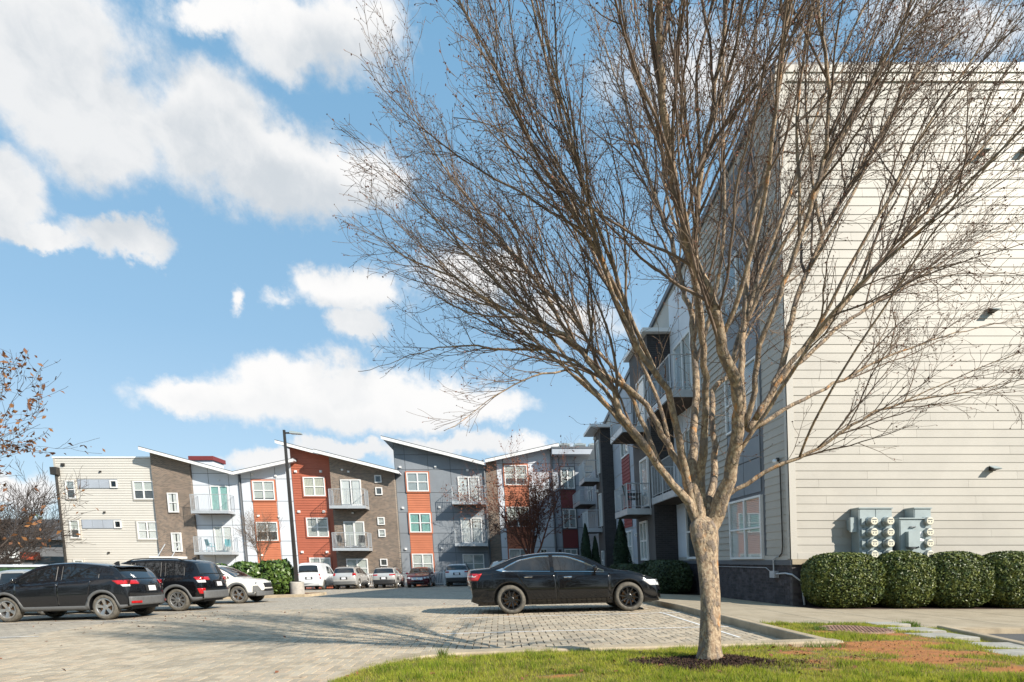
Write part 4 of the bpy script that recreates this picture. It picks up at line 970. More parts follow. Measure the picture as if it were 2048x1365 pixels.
# ------------------------------------------------------------------ cars (x forward, y to the left, z up; origin on the ground between the axles)
def interp(P):
    xs_ = [p[0] for p in P]; zs_ = [p[1] for p in P]; n = len(P)
    d = [(zs_[i+1]-zs_[i])/(xs_[i+1]-xs_[i]) for i in range(n-1)]
    m = [d[0]]+[0 if d[i-1]*d[i] <= 0 else 2*d[i-1]*d[i]/(d[i-1]+d[i]) for i in range(1, n-1)]+[d[-1]]
    def f(x):
        if x <= xs_[0]: return zs_[0]
        if x >= xs_[-1]: return zs_[-1]
        i = 0
        while x > xs_[i+1]: i += 1
        h = xs_[i+1]-xs_[i]; t_ = (x-xs_[i])/h
        return (2*t_**3-3*t_**2+1)*zs_[i]+(t_**3-2*t_**2+t_)*h*m[i]+(-2*t_**3+3*t_**2)*zs_[i+1]+(t_**3-t_**2)*h*m[i+1]
    return f
class Car:
    def __init__(s, top, belt, W, xf, xr, rw, sill=.24, tumble=.40, nose_b=.20, tail_b=.24, bow_f=.34, bow_r=.14, plan=None, arch=.055, tw=.21):
        s.top = interp(top); s.belt = interp(belt); s.W = W/2; s.xf, s.xr, s.rw = xf, xr, rw; s.sill = sill; s.tum = tumble
        s.x0, s.x1 = top[0][0], top[-1][0]; s.nb, s.tb = nose_b, tail_b; s.bf, s.br = bow_f, bow_r; s.Ra = rw+arch; s.tw = tw
        s.wid = interp(plan or [(s.x0, .90), (s.x0+.35, .97), (s.x0+1.0, 1.0), (s.x1-1.2, 1.0), (s.x1-.5, .96), (s.x1, .86)])
        s.fac = interp([(0, .935), (.18, .975), (.5, 1.0), (.78, .99), (1, .945)])
    def w(s, x): return s.W*s.wid(x)
    def zb(s, x):
        b = s.sill
        e = (s.x0+.5-x)/.5
        if e > 0: b += (s.tb-s.sill)*e*e+.0
        e = (x-s.x1+.5)/.5
        if e > 0: b += (s.nb-s.sill)*e*e
        for c in (s.xf, s.xr):
            d = abs(x-c)
            if d < s.Ra: b = max(b, s.rw+math.sqrt(s.Ra**2-d*d))
        return b
    def sh(s, x):
        """height of the shoulder"""
        return min(s.belt(x), s.top(x)-.035)
    def bend(s, x, y, z):
        k = min(abs(y)/s.W, 1)
        if x > s.x1-.9: x -= s.bf*k**2.6*((x-s.x1+.9)/.9)**2
        if x < s.x0+.7: x += s.br*k**3*((s.x0+.7-x)/.7)**2
        return (x, y, z)
    def yside(s, x, z):
        """half width of the skin at height z"""
        sh = s.sh(x)
        if z <= sh:
            b = s.sill; t_ = max(0, min(1, (z-b)/max(sh-b, .05))); return s.w(x)*s.fac(t_)
        return s.w(x)*.945-.02-s.tum*(z-sh)
    def zr(s, x):
        """height where the roof or bonnet turns over"""
        sh, zt = s.sh(x), s.top(x); return sh+max(0, (zt-sh-.05))*.93
    def top_pt(s, x, a, off=0):
        zt, zr = s.top(x), s.zr(x); ye = s.yside(x, zr) if zr > s.sh(x)+1e-6 else s.w(x)*.945-.004
        c, sn = math.cos(a), math.sin(a); y = ye*math.copysign(abs(c)**.62, c); z = zr+(zt-zr)*abs(sn)**.75
        if off:
            e = .02; sl = (s.top(x+e)-s.top(x-e))/(2*e); L = math.hypot(1, sl); x = x-off*sl/L; z = z+off/L; y *= 1+off*.3
        return s.bend(x, y, z)
    def side_pt(s, x, z, sgn, off=0):
        return s.bend(x, sgn*(s.yside(x, z)+off), z)
    def stations(s):
        X = [s.x0+(s.x1-s.x0)*k/84 for k in range(85)]
        X += [s.x0+.012*k for k in range(1, 12)]+[s.x1-.012*k for k in range(1, 12)]
        for c in (s.xf, s.xr):
            X += [c+s.Ra*math.cos(math.pi*k/22)*(1 if 0 < k < 22 else 1.002) for k in range(23)]+[c-s.Ra*.999, c+s.Ra*.999]
        X = sorted(X); return [x for i, x in enumerate(X) if i == 0 or x-X[i-1] > .0008]
    def body(s):
        rows = []
        for x in s.stations():
            zb, sh, zr = s.zb(x), s.sh(x), s.zr(x); half = []
            zb = min(zb, sh-.02)
            half.append(s.bend(x, s.yside(x, zb)-.12, zb+.01)); half.append(s.bend(x, s.yside(x, zb)-.012, zb))
            for k in range(9): z = zb+.004+(sh-zb-.004)*k/8; half.append(s.bend(x, s.yside(x, z), z))
            for k in range(1, 6): z = sh+(zr-sh)*k/6; half.append(s.bend(x, s.yside(x, z+1e-6), z))
            for k in range(9): half.append(s.top_pt(x, math.pi/2*k/8))
            rows.append(half+[(a, -b, c) for a, b, c in reversed(half[:-1])])
        mb = MB().grid(rows); n = len(rows[0])
        mb.f.append(tuple(range(n))); e = (len(rows)-1)*n; mb.f.append(tuple(e+k for k in reversed(range(n))))
        return mb
    def patch_side(s, x0, x1, zl, zu, sgn, off, n=16, m=6):
        """patch on a flank between curves zl(x) and zu(x)"""
        return MB().grid([[s.side_pt(x0+(x1-x0)*i/n, zl(x0+(x1-x0)*i/n)+(zu(x0+(x1-x0)*i/n)-zl(x0+(x1-x0)*i/n))*j/m, sgn, off) for i in range(n+1)] for j in range(m+1)])
    def patch_top(s, x0, x1, a0, a1, off, n=14, m=16):
        return MB().grid([[s.top_pt(x0+(x1-x0)*i/n, a0+(a1-a0)*j/m, off) for j in range(m+1)] for i in range(n+1)])
    def end_pt(s, y, z, end, off):
        """point on the rear (-1) or front (+1) face"""
        if end < 0:
            x = s.x0
            if z > s.top(s.x0):
                lo, hi = s.x0, s.x0+1.2
                for _ in range(24):
                    md = (lo+hi)/2
                    if s.top(md) < z: lo = md
                    else: hi = md
                x = lo
        else:
            x = s.x1
            if z > s.top(s.x1):
                lo, hi = s.x1-1.5, s.x1
                for _ in range(24):
                    md = (lo+hi)/2
                    if s.top(md) < z: hi = md
                    else: lo = md
                x = hi
        X, Y_, Z_ = s.bend(x, y, z); return (X+end*off, Y_, Z_)
    def patch_end(s, y0, y1, z0, z1, end, off, n=10, m=6, shape=None):
        rows = []
        for j in range(m+1):
            z = z0+(z1-z0)*j/m; l, r = (y0, y1) if not shape else shape((z-z0)/(z1-z0))
            rows.append([s.end_pt(l+(r-l)*i/n, z, end, off) for i in range(n+1)])
        return MB().grid(rows)
def thick(o, t_=.012):
    m = o.modifiers.new('thickness', 'SOLIDIFY'); m.thickness = abs(t_)*.5; m.offset = 0; return o
WHEELS = {}
def wheel_meshes(kind, r, wd, spokes, rim_m, disc=True):
    key = (kind, r)
    if key in WHEELS: return WHEELS[key]
    ax = Matrix.Rotation(R(-90), 4, 'X')                                   # lathe axis to +y (outwards)
    rr = r*.70 if kind != 'tall' else r*.66
    prof = [(rr-.01, -wd*.5), (r*.90, -wd*.52), (r*.975, -wd*.40), (r, -wd*.25), (r, wd*.25), (r*.975, wd*.40), (r*.90, wd*.52), (r*.80, wd*.54), (rr+.008, wd*.5), (rr, wd*.42), (rr, -wd*.2)]
    ty = MB().lathe(prof, 40, ax, False)
    rim = MB().lathe([(rr+.004, wd*.30), (rr+.006, wd*.49), (rr-.018, wd*.50), (rr-.03, wd*.40), (rr-.04, wd*.1), (rr-.045, -wd*.3)], 40, ax, False)
    for k in range(spokes):
        a = 2*math.pi*k/spokes
        for da, wq in ((0, .020),) if kind == 'thin' else ((-.11, .022), (.11, .022)) if kind == 'pair' else ((0, .040),):
            pts = []
            for q in range(5):
                f = q/4; rad = .035+(rr-.055)*f; an = a+da*(f if kind == 'pair' else 1)+(.16*f if kind == 'thin' else 0)
                ws = wq*(1.25-.45*f) if kind != 'star' else wq*(.75+.7*f)
                y = wd*(.30+.14*f); tx, tz = -math.sin(an)*ws, math.cos(an)*ws; cx, cz = math.cos(an)*rad, math.sin(an)*rad
                pts.append([(cx-tx, y-.03, cz-tz), (cx-tx*.8, y, cz-tz*.8), (cx+tx*.8, y, cz+tz*.8), (cx+tx, y-.03, cz+tz)])
            rim.grid(pts)
    rim.lathe([(.07, wd*.2), (.068, wd*.33), (.055, wd*.36), (.03, wd*.365)], 16, ax)
    brk = MB().lathe([(.05, wd*.06), (rr*.68, wd*.06), (rr*.68, wd*.10), (.05, wd*.10)], 28, ax)
    cal = MB().box(-.07, .07, wd*.02, wd*.16, rr*.35, rr*.74)
    back = MB().lathe([(rr-.03, -wd*.28), (rr-.03, -wd*.25)], 24, ax)
    WHEELS[key] = (ty, rim, brk, cal, back, rim_m); return WHEELS[key]
def add_wheels(c, root, kind, spokes, rim_m, brake=True):
    ty, rim, brk, cal, back, rm = wheel_meshes(kind+rim_m, c.rw, c.tw, spokes, rim_m) if False else wheel_meshes(kind, c.rw, c.tw, spokes, rim_m)
    first = None
    for x in (c.xf, c.xr):
        for sg in (1, -1):
            yw = c.w(x)-.035-c.tw*.5
            if first is None:
                o = back.build('wheel', 'black_plastic', root, local=True)
                ch = [ty.build('tyre', 'tyre_rubber', o, smooth=True, local=True), rim.build('rim', rim_m, o, local=True), brk.build('brake_disc', 'brake_copper' if brake else 'rim_silver', o, local=True), cal.build('caliper', 'black_plastic', o, local=True)]
                first = (o, ch)
            else:
                o = first[0].copy(); COL.objects.link(o); o.parent = root
                for q in first[1]: d = q.copy(); COL.objects.link(d); d.parent = o
            o.location = (x, sg*yw, c.rw); o.rotation_euler = (0, random.uniform(0, 6.28), 0 if sg > 0 else math.pi)
            if sg < 0: o.rotation_euler = (0, 0, math.pi)
def car(name, label, cat, c, pos, rz, col, glass, doors, spokes=('star', 5, 'rim_silver'), clad=None, tail=None, head=None, rear_glass=None, wind=None, chrome_trim=False, rails=False, plate=True, mirror_x=None, bumper=None, front=None, handles='paint', group=None, tint='car_glass', fin=False, dz=0, tail_wrap=.3):
    g = gz(pos[0], pos[1])
    root = thing(name, label, cat, (pos[0], pos[1], g+dz), rz, group)
    root.rotation_mode = 'XYZ'
    dx, dy = math.cos(rz), math.sin(rz); sx = .026 if -16 < pos[0] < 4.3 else 0; sy = -.018 if pos[1] > 13 else 0
    root.rotation_euler = (math.atan(-sx*dy+sy*dx), -math.atan(sx*dx+sy*dy), rz)
    body = c.body().build('body', col, root, smooth=True, local=True)
    ub = MB().box(c.x0+.25, c.x1-.3, -c.W+.30, c.W-.30, c.sill-.02, c.sill+.32)
    for x in (c.xf, c.xr): ub.box(x-c.Ra-.05, x+c.Ra+.05, -c.W+.26, c.W-.26, c.sill, c.rw+c.Ra+.06)
    ub.build('underbody', 'black_plastic', root, local=True)
    # doors with handles
    for sg in (1, -1):
        for (x0, x1, rake0, rake1, hx) in doors:
            zl = lambda x: max(c.sill+.075, c.zb(x)+.03); zu = lambda x: c.sh(x)-.012
            n = 18; rows = []
            for j in range(9):
                f = j/8; a, b = x0+rake0*(1-f)**2, x1+rake1*(1-f)**2
                row = []
                for i in range(n+1):
                    x = a+(b-a)*i/n; row.append(c.side_pt(x, zl(x)+(zu(x)-zl(x))*f, sg, .007))
                rows.append(row)
            d = thick(MB().grid(rows).build('door', col, root, smooth=True, local=True), .001)
            zh = c.sh(hx)-.11
            p = [c.side_pt(hx+q, zh, sg, o_) for q, o_ in ((-.10, .012), (-.085, .045), (.085, .045), (.10, .012))]
            MB().tube(p, [.015, .021, .021, .015], 6).build('handle', 'chrome' if handles == 'chrome' else col, d, local=True)
        # side glass
        for (x0, x1, lo, hi) in glass:
            gl = MB(); n = 22; gm = c.patch_side(x0, x1, lambda x: c.sh(x)+lo(x), lambda x: max(c.sh(x)+lo(x)+.004, hi(x)), sg, .006, n, 5)
            gp = gm.build('side_window', tint, root, smooth=True, local=True)
            ed = [gm.v[i] for i in range(n+1)]+[gm.v[5*(n+1)+i] for i in reversed(range(n+1))]
            (MB().tube(ed[:n+1], .015, 4).tube(ed[n+1:], .018, 4) if chrome_trim else MB().tube(ed+[ed[0]], .009, 4)).build('window_trim', 'chrome' if chrome_trim else 'black_plastic', gp, local=True)
    if chrome_trim:
        for sg in (1, -1):
            x0, x1 = chrome_trim; up_ = lambda x: max(q[3](x) for q in glass if q[0]-.15 <= x <= q[1]+.15)
    # front and rear screens
    if wind:
        thick(c.patch_top(wind[0], wind[1], wind[2], math.pi-wind[2], .007).build('windscreen', tint if tint != 'car_glass' else 'car_glass', root, smooth=True, local=True), .001)
    if rear_glass:
        thick(c.patch_top(rear_glass[0], rear_glass[1], rear_glass[2], math.pi-rear_glass[2], .008).build('rear_window', 'car_glass', root, smooth=True, local=True), .001)
    if clad:
        hs_, ex = clad
        for sg in (1, -1):
            X = [x for x in c.stations() if c.x0+.02 < x < c.x1-.02]; rows = [[], [], []]
            for x in X:
                zb = c.zb(x); zc = c.sill+hs_
                for q in (c.xf, c.xr):
                    d = abs(x-q)
                    if d < c.Ra+ex: zc = max(zc, c.rw+math.sqrt((c.Ra+ex)**2-d*d))
                zc = max(zc, zb+.01)
                rows[0].append(c.side_pt(x, zb-.004, sg, .004)); rows[1].append(c.side_pt(x, (zb+zc)/2, sg, .016)); rows[2].append(c.side_pt(x, zc, sg, .010))
            thick(MB().grid(rows).build('cladding', 'trim_plastic', root, smooth=True, local=True), .004)
    if bumper:
        for end, z0, z1, o_, mt in bumper:
            w_ = c.w(c.x0 if end < 0 else c.x1)*.98
            thick(c.patch_end(-w_, w_, z0, z1, end, o_, 18, 5).build('bumper', mt, root, smooth=True, local=True), .03)
    if tail:
        for sg in (1, -1):
            for (yi, z0, z1, xl, mt) in tail:
                rows = []
                for j in range(6):
                    f = j/5; z = z0+(z1-z0)*f; ye = c.yside(c.x0+.02, min(z, c.top(c.x0+.02)-.04))*1.0
                    row = [c.side_pt(c.x0+xl*(.55+.45*f)*(1-q/5)+.02, z, sg, .012) for q in range(6)]
                    row += [c.end_pt(sg*(ye*.97+(yi-ye*.97)*q/5), z, -1, .012) for q in range(6)]
                    rows.append(row)
                thick(MB().grid(rows).build('tail_light', mt, root, smooth=True, local=True), .006)
    if head:
        for sg in (1, -1):
            for (yi, z0, z1, xl, mt) in head:
                rows = []
                for j in range(6):
                    f = j/5; z = z0+(z1-z0)*f; ye = c.w(c.x1)*.93
                    row = [c.side_pt(c.x1-.03-xl*(.45+.55*f)*(1-q/5), z, sg, .010) for q in range(6)]
                    row += [c.end_pt(sg*(ye+(yi-ye)*q/5), z-(.02*q/5), 1, .010) for q in range(6)]
                    rows.append(row)
                thick(MB().grid(rows).build('headlight', mt, root, smooth=True, local=True), .006)
    if front:
        for nm, y0, z0, z1, mt, o_ in front:
            thick(c.patch_end(-y0, y0, z0, z1, 1, o_, 14, 6).build(nm, mt, root, local=True), .008)
    if plate:
        end, zp = plate if isinstance(plate, tuple) else (-1, .85)
        thick(c.patch_end(-.26, .26, zp-.02, zp+.16, end, .012, 4, 3).build('plate_recess', 'black_plastic', root, local=True), .002)
        thick(c.patch_end(-.155, .155, zp, zp+.14, end, .018, 3, 2).build('licence_plate', 'plate', root, local=True), .003)
    if mirror_x is not None:
        for sg in (1, -1):
            p = Vector(c.side_pt(mirror_x, c.sh(mirror_x)+.04, sg, 0))
            mb = MB().lathe([(.0, -.06), (.05, -.055), (.085, -.02), (.09, .03), (.075, .05)], 14, Matrix.Translation(p+Vector((0, sg*.13, .06))) @ Matrix.Rotation(R(-90), 4, 'Y') @ Matrix.Diagonal((.85, 1.25, 1, 1)))
            mb.tube([p+Vector((.02, -.02*sg, 0)), p+Vector((.0, sg*.09, .04))], [.03, .022], 6)
            mb.build('wing_mirror', col if handles != 'chrome' else 'paint_black', root, smooth=True, local=True)
    if rails:
        x0, x1 = rails
        for sg in (1, -1):
            pts = []
            for k in range(9):
                x = x0+(x1-x0)*k/8; p = c.top_pt(x, .33); pts.append((p[0], sg*p[1], p[2]+(.05 if 0 < k < 8 else 0)))
            MB().tube(pts, .018, 5).build('roof_rail', 'black_plastic', root, local=True)
    if fin:
        p = c.top_pt(fin, math.pi/2); MB().prism([(p[0]-.10, -.03, p[2]-.02), (p[0]+.1, -.02, p[2]-.02), (p[0]+.1, .02, p[2]-.02), (p[0]-.10, .03, p[2]-.02)], [(p[0]-.11, -.008, p[2]+.075), (p[0]-.05, -.006, p[2]+.07), (p[0]-.05, .006, p[2]+.07), (p[0]-.11, .008, p[2]+.075)]).build('antenna_fin', 'black_plastic', root, local=True)
    add_wheels(c, root, *spokes)
    return root
cl = lambda *p: interp(p)
zero = lambda x: .012
# black saloon in the middle
sedan = Car(top=[(-2.44, .62), (-2.42, .92), (-2.36, 1.07), (-2.15, 1.09), (-1.85, 1.11), (-1.5, 1.24), (-1.2, 1.35), (-.85, 1.42), (-.40, 1.45), (-.05, 1.44), (.25, 1.385), (.60, 1.25), (.98, 1.05), (1.15, 1.005), (1.5, .955), (1.85, .86), (2.10, .77), (2.24, .66), (2.28, .50)],
    belt=[(-2.44, .95), (-1.6, .99), (-.5, .965), (.8, .925), (1.3, .90), (2.28, .75)], W=1.86, xf=1.39, xr=-1.39, rw=.345, sill=.215, tumble=.46, nose_b=.23, tail_b=.30, bow_f=.30, bow_r=.20)
hi_ = cl((-1.60, 1.0), (-1.42, 1.12), (-1.05, 1.27), (-.55, 1.335), (-.1, 1.325), (.30, 1.21), (.60, 1.07), (.86, .955))
s1 = car('parked_car', 'black four-door saloon with black multi-spoke wheels parked side-on behind the tree', 'car', sedan, (1.61, 13.78), 0, 'paint_black',
    [(-1.55, -.42, zero, hi_), (-.33, .84, zero, hi_)], [(-1.22, -.31, .20, 0, -.95), (-.30, .98, 0, -.06, -.03)], ('thin', 10, 'rim_black'),
    tail=[(.52, .80, .97, .36, 'lamp_red'), (.50, .885, .925, .22, 'lamp_clear')], head=[(.55, .60, .735, .50, 'lamp_clear')], rear_glass=(-1.84, -1.02, .42), wind=(.24, 1.02, .40), chrome_trim=(-1.6, .86), mirror_x=.62, handles='chrome', plate=(-1, .72),
    front=[('grille', .42, .46, .62, 'black_plastic', .012), ('air_dam', .55, .27, .38, 'black_plastic', .012)])
for sg in (1, -1):
    tri = [sedan.side_pt(x, z, sg, .013) for x, z in ((-1.70, 1.035), (-1.52, .995), (-1.40, 1.0), (-1.54, 1.06), (-1.44, 1.115), (-1.52, 1.09))]
    MB().add([tri[0], tri[1], tri[2], tri[3], tri[5]], [(0, 1, 2, 3, 4)]).build('quarter_trim', 'chrome', s1, local=True)
    thick(MB().grid([[sedan.side_pt(x, z, sg, .011) for x in (1.93, 2.0, 2.06)] for z in (.655, .70)]).build('indicator', 'lamp_amber', s1, local=True), .004)
# dark crossover, far left, facing out of the picture
hrv = Car(top=[(-2.10, .60), (-2.09, .80), (-2.04, .98), (-1.92, 1.10), (-1.66, 1.34), (-1.54, 1.42), (-1.35, 1.465), (-1.0, 1.515), (-.4, 1.565), (.1, 1.55), (.45, 1.49), (.8, 1.34), (1.22, 1.12), (1.36, 1.06), (1.7, 1.0), (1.98, .90), (2.12, .78), (2.19, .62), (2.2, .50)],
    belt=[(-2.1, 1.02), (-1.6, 1.10), (-1.0, 1.08), (.6, 1.01), (1.3, .97), (2.2, .80)], W=1.77, xf=1.305, xr=-1.305, rw=.335, sill=.27, tumble=.36, nose_b=.27, tail_b=.36, bow_f=.40, bow_r=.26)
hv_ = cl((-1.42, 1.13), (-1.2, 1.22), (-.85, 1.36), (-.3, 1.445), (.1, 1.43), (.5, 1.32), (.85, 1.15), (1.05, 1.02))
c1 = car('parked_car', 'charcoal crossover with silver five-spoke wheels and star sticker on the rear window', 'car', hrv, (-11.88, 15.4), R(180), 'paint_charcoal',
    [(-1.22, -.22, zero, hv_), (-.08, 1.0, zero, hv_)], [(-1.02, -.12, .12, 0, .0), (-.11, 1.02, 0, 0, .08)], ('star', 5, 'rim_silver'), clad=(.12, .075),
    tail=[(.44, .93, 1.04, .50, 'lamp_red'), (.70, .87, .925, .18, 'lamp_clear')], head=[(.5, .68, .82, .5, 'lamp_clear')], rear_glass=(-1.95, -1.58, .35), wind=(.42, 1.24, .36), mirror_x=.92, plate=(-1, .74), bumper=[(-1, .36, .60, .02, 'trim_plastic')], fin=-1.15)
# star sticker, badge, lettering, spoiler and reflectors of that crossover
st = MB(); cxs, czs = .42, 1.15
pts = [hrv.end_pt(cxs+(.075 if k % 2 == 0 else .03)*math.sin(math.pi*k/5), czs+.95*(.075 if k % 2 == 0 else .03)*math.cos(math.pi*k/5), -1, .022) for k in range(10)]
st.add(pts+[hrv.end_pt(cxs, czs, -1, .022)], [(k, (k+1) % 10, 10) for k in range(10)]).build('star_sticker', 'label_white', c1, local=True)
def lettering(text, parent, size, end_fn, m):
    cu = bpy.data.curves.new('lettering', 'FONT'); cu.body = text; cu.size = size; cu.extrude = .002; cu.align_x = 'CENTER'
    o = bpy.data.objects.new('lettering_curve', cu); COL.objects.link(o)
    me = bpy.data.meshes.new_from_object(o.evaluated_get(bpy.context.evaluated_depsgraph_get())); bpy.data.objects.remove(o); me.materials.clear(); me.materials.append(MAT[m])
    o = link('lettering', me, parent); o.location = end_fn; return o
H_ = MB()
for y0, y1, z0, z1 in ((-.05, -.03, .93, 1.01), (.03, .05, .93, 1.01), (-.03, .03, .96, .98)):
    H_.box(hrv.end_pt(0, .96, -1, .03)[0], hrv.end_pt(0, .96, -1, .012)[0], y0, y1, z0, z1)
H_.build('badge', 'chrome', c1, local=True)
for tx, z, q in (('HR-V', .80, .055), ('AWD', .735, .045)):
    o = lettering(tx, c1, q, hrv.end_pt(.52, z, -1, .05), 'chrome'); o.rotation_euler = (R(90), 0, R(-90)-.22)
for sg in (1, -1):
    thick(hrv.patch_end(sg*.50, sg*.76, .42, .48, -1, .056, 6, 3).build('reflector', 'lamp_red', c1, local=True), .004)
thick(MB().grid([[hrv.top_pt(x, a, .012) for a in [.55+(math.pi-1.1)*k/10 for k in range(11)]] for x in (-1.52, -1.42)]+[[(hrv.top_pt(-1.42, .55+(math.pi-1.1)*k/10)[0]-.32, hrv.top_pt(-1.42, .55+(math.pi-1.1)*k/10)[1]*.93, hrv.top_pt(-1.42, .55+(math.pi-1.1)*k/10)[2]-.05) for k in range(11)]]).build('spoiler', 'paint_charcoal', c1, smooth=True, local=True), .03)
# black estate-shaped SUV behind it
suv = Car(top=[(-2.30, .62), (-2.29, .85), (-2.24, 1.02), (-2.14, 1.20), (-1.98, 1.48), (-1.88, 1.60), (-1.65, 1.66), (-1.0, 1.71), (-.3, 1.725), (.2, 1.70), (.5, 1.62), (.85, 1.42), (1.22, 1.15), (1.36, 1.08), (1.75, 1.03), (2.05, .95), (2.25, .82), (2.32, .60), (2.33, .5)],
    belt=[(-2.3, 1.05), (-1.6, 1.10), (.6, 1.03), (1.3, .99), (2.33, .84)], W=1.83, xf=1.335, xr=-1.335, rw=.36, sill=.30, tumble=.30, nose_b=.30, tail_b=.40, bow_f=.38, bow_r=.22)
hs1 = cl((-1.75, 1.2), (-1.55, 1.46), (-1.2, 1.56), (-.3, 1.60), (.2, 1.565), (.6, 1.42), (.9, 1.22), (1.1, 1.05))
car('parked_car', 'black boxy SUV with grey wheel-arch cladding parked between two cars', 'SUV', suv, (-11.8, 18.55), R(180), 'paint_black',
    [(-1.62, -1.0, zero, hs1), (-.86, .0, zero, hs1), (.12, 1.0, zero, hs1)], [(-1.0, -.02, .15, 0, -.75), (-.01, 1.08, 0, 0, .15)], ('pair', 9, 'rim_silver'), clad=(.14, .09),
    tail=[(.46, .98, 1.09, .34, 'lamp_red'), (.66, .90, .99, .20, 'lamp_clear'), (.72, .54, .72, .16, 'lamp_red')], head=[(.5, .74, .88, .45, 'lamp_clear')], rear_glass=(-2.15, -1.93, .36), wind=(.48, 1.22, .34), mirror_x=.98, plate=(-1, .78), rails=(-1.6, .3), bumper=[(-1, .38, .64, .025, 'trim_plastic')], fin=-1.5)
# off-white crossover facing the middle of the lot
xtk = Car(top=[(-2.24, .60), (-2.23, .85), (-2.17, 1.02), (-2.0, 1.22), (-1.75, 1.45), (-1.5, 1.53), (-.8, 1.585), (-.2, 1.60), (.2, 1.57), (.5, 1.48), (.9, 1.28), (1.25, 1.06), (1.40, 1.02), (1.8, .97), (2.05, .90), (2.19, .78), (2.24, .62), (2.25, .50)],
    belt=[(-2.24, 1.0), (.6, .98), (1.3, .94), (2.25, .80)], W=1.80, xf=1.335, xr=-1.335, rw=.35, sill=.29, tumble=.36, nose_b=.28, tail_b=.38, bow_f=.40, bow_r=.2)
hx_ = cl((-1.75, 1.1), (-1.4, 1.36), (-.8, 1.46), (-.1, 1.47), (.3, 1.41), (.7, 1.24), (1.08, 1.0))
x_ = car('parked_car', 'off-white crossover with black grille facing right beside the laurel hedge', 'SUV', xtk, (-11.85, 22.75), 0, 'paint_white',
    [(-1.5, -.75, zero, hx_), (-.62, .0, zero, hx_), (.12, 1.0, zero, hx_)], [(-1.0, -.02, .15, 0, -.75), (-.01, 1.05, 0, 0, .15)], ('pair', 5, 'rim_silver'), clad=(.14, .09),
    head=[(.60, .76, .86, .42, 'lamp_clear')], tail=[(.5, .9, 1.02, .3, 'lamp_red')], rear_glass=(-2.1, -1.78, .36), wind=(.48, 1.24, .36), mirror_x=.92, plate=False, rails=(-1.6, .2), bumper=[(1, .28, .46, .02, 'trim_plastic'), (-1, .38, .6, .02, 'trim_plastic')],
    front=[('grille', .36, .62, .80, 'black_plastic', .014), ('lower_grille', .42, .48, .56, 'black_plastic', .03)])
for sg in (1, -1): thick(xtk.patch_end(sg*.50, sg*.80, .44, .70, 1, .018, 6, 4, shape=lambda f, sg=sg: (sg*(.52+.14*f), sg*(.84-.02*f))).build('fog_surround', 'trim_plastic', x_, local=True), .008)
# far row along the picket fence
van = Car(top=[(-2.28, .62), (-2.27, 1.0), (-2.24, 1.5), (-2.19, 1.80), (-2.08, 1.96), (-1.7, 2.01), (-.6, 2.01), (.2, 1.96), (.5, 1.87), (.9, 1.58), (1.32, 1.22), (1.48, 1.14), (1.85, 1.02), (2.15, .86), (2.27, .68), (2.3, .5)],
    belt=[(-2.28, 1.12), (.8, 1.05), (1.4, 1.0), (2.3, .85)], W=1.79, xf=1.45, xr=-1.45, rw=.33, sill=.25, tumble=.13, nose_b=.25, tail_b=.30, bow_f=.36, bow_r=.06)
hvn = cl((-2.1, 1.70), (-.5, 1.72), (.3, 1.66), (.75, 1.42), (1.15, 1.12))
car('parked_van', 'small white delivery van behind the lamp post base', 'van', van, (-13.9, 42.1), R(90), 'paint_coolwhite',
    [(-.45, .12, zero, hvn), (.28, 1.1, zero, hvn)], [(-.5, .15, 0, 0, -.3), (.2, 1.15, 0, 0, .3)], ('star', 5, 'rim_silver'), tail=[(.80, .78, 1.18, .10, 'lamp_red'), (.80, .92, 1.05, .11, 'lamp_clear')], rear_glass=(-2.255, -2.19, .25), wind=(.52, 1.34, .34), mirror_x=1.0, plate=(-1, .80))
def row_car(label, cat, c, pos, rz, colr, hi, **k):
    return car('parked_car', label, cat, c, pos, rz, colr, [(-1.5, -.8, zero, hi), (-.68, .02, zero, hi), (.14, 1.02, zero, hi)], [(-1.0, -.02, .15, 0, -.75), (-.01, 1.06, 0, 0, .15)], **k)
rav = Car(top=[(-2.26, .58), (-2.25, .80), (-2.22, 1.0), (-2.08, 1.16), (-1.88, 1.46), (-1.76, 1.56), (-1.4, 1.63), (-.5, 1.67), (.1, 1.64), (.45, 1.55), (.85, 1.34), (1.2, 1.10), (1.36, 1.05), (1.8, .98), (2.08, .88), (2.25, .70), (2.28, .5)],
    belt=[(-2.26, 1.06), (-1.5, 1.08), (.6, 1.02), (1.3, .97), (2.28, .8)], W=1.84, xf=1.33, xr=-1.33, rw=.35, sill=.27, tumble=.36, nose_b=.26, tail_b=.34, bow_f=.38, bow_r=.20)
hr1 = cl((-1.7, 1.14), (-1.4, 1.42), (-.8, 1.52), (-.1, 1.53), (.35, 1.46), (.75, 1.27), (1.1, 1.03))
row_car('silver SUV with red tail lights parked nose-in between the white van and the two-tone hatchback', 'SUV', rav, (-11.35, 41.95), R(90), 'paint_silver', hr1, tail=[(.62, .98, 1.16, .34, 'lamp_red')], rear_glass=(-2.06, -1.82, .34), wind=(.44, 1.22, .34), mirror_x=.95, plate=(-1, .72), bumper=[(-1, .34, .58, .02, 'trim_plastic')], rails=(-1.5, .2))
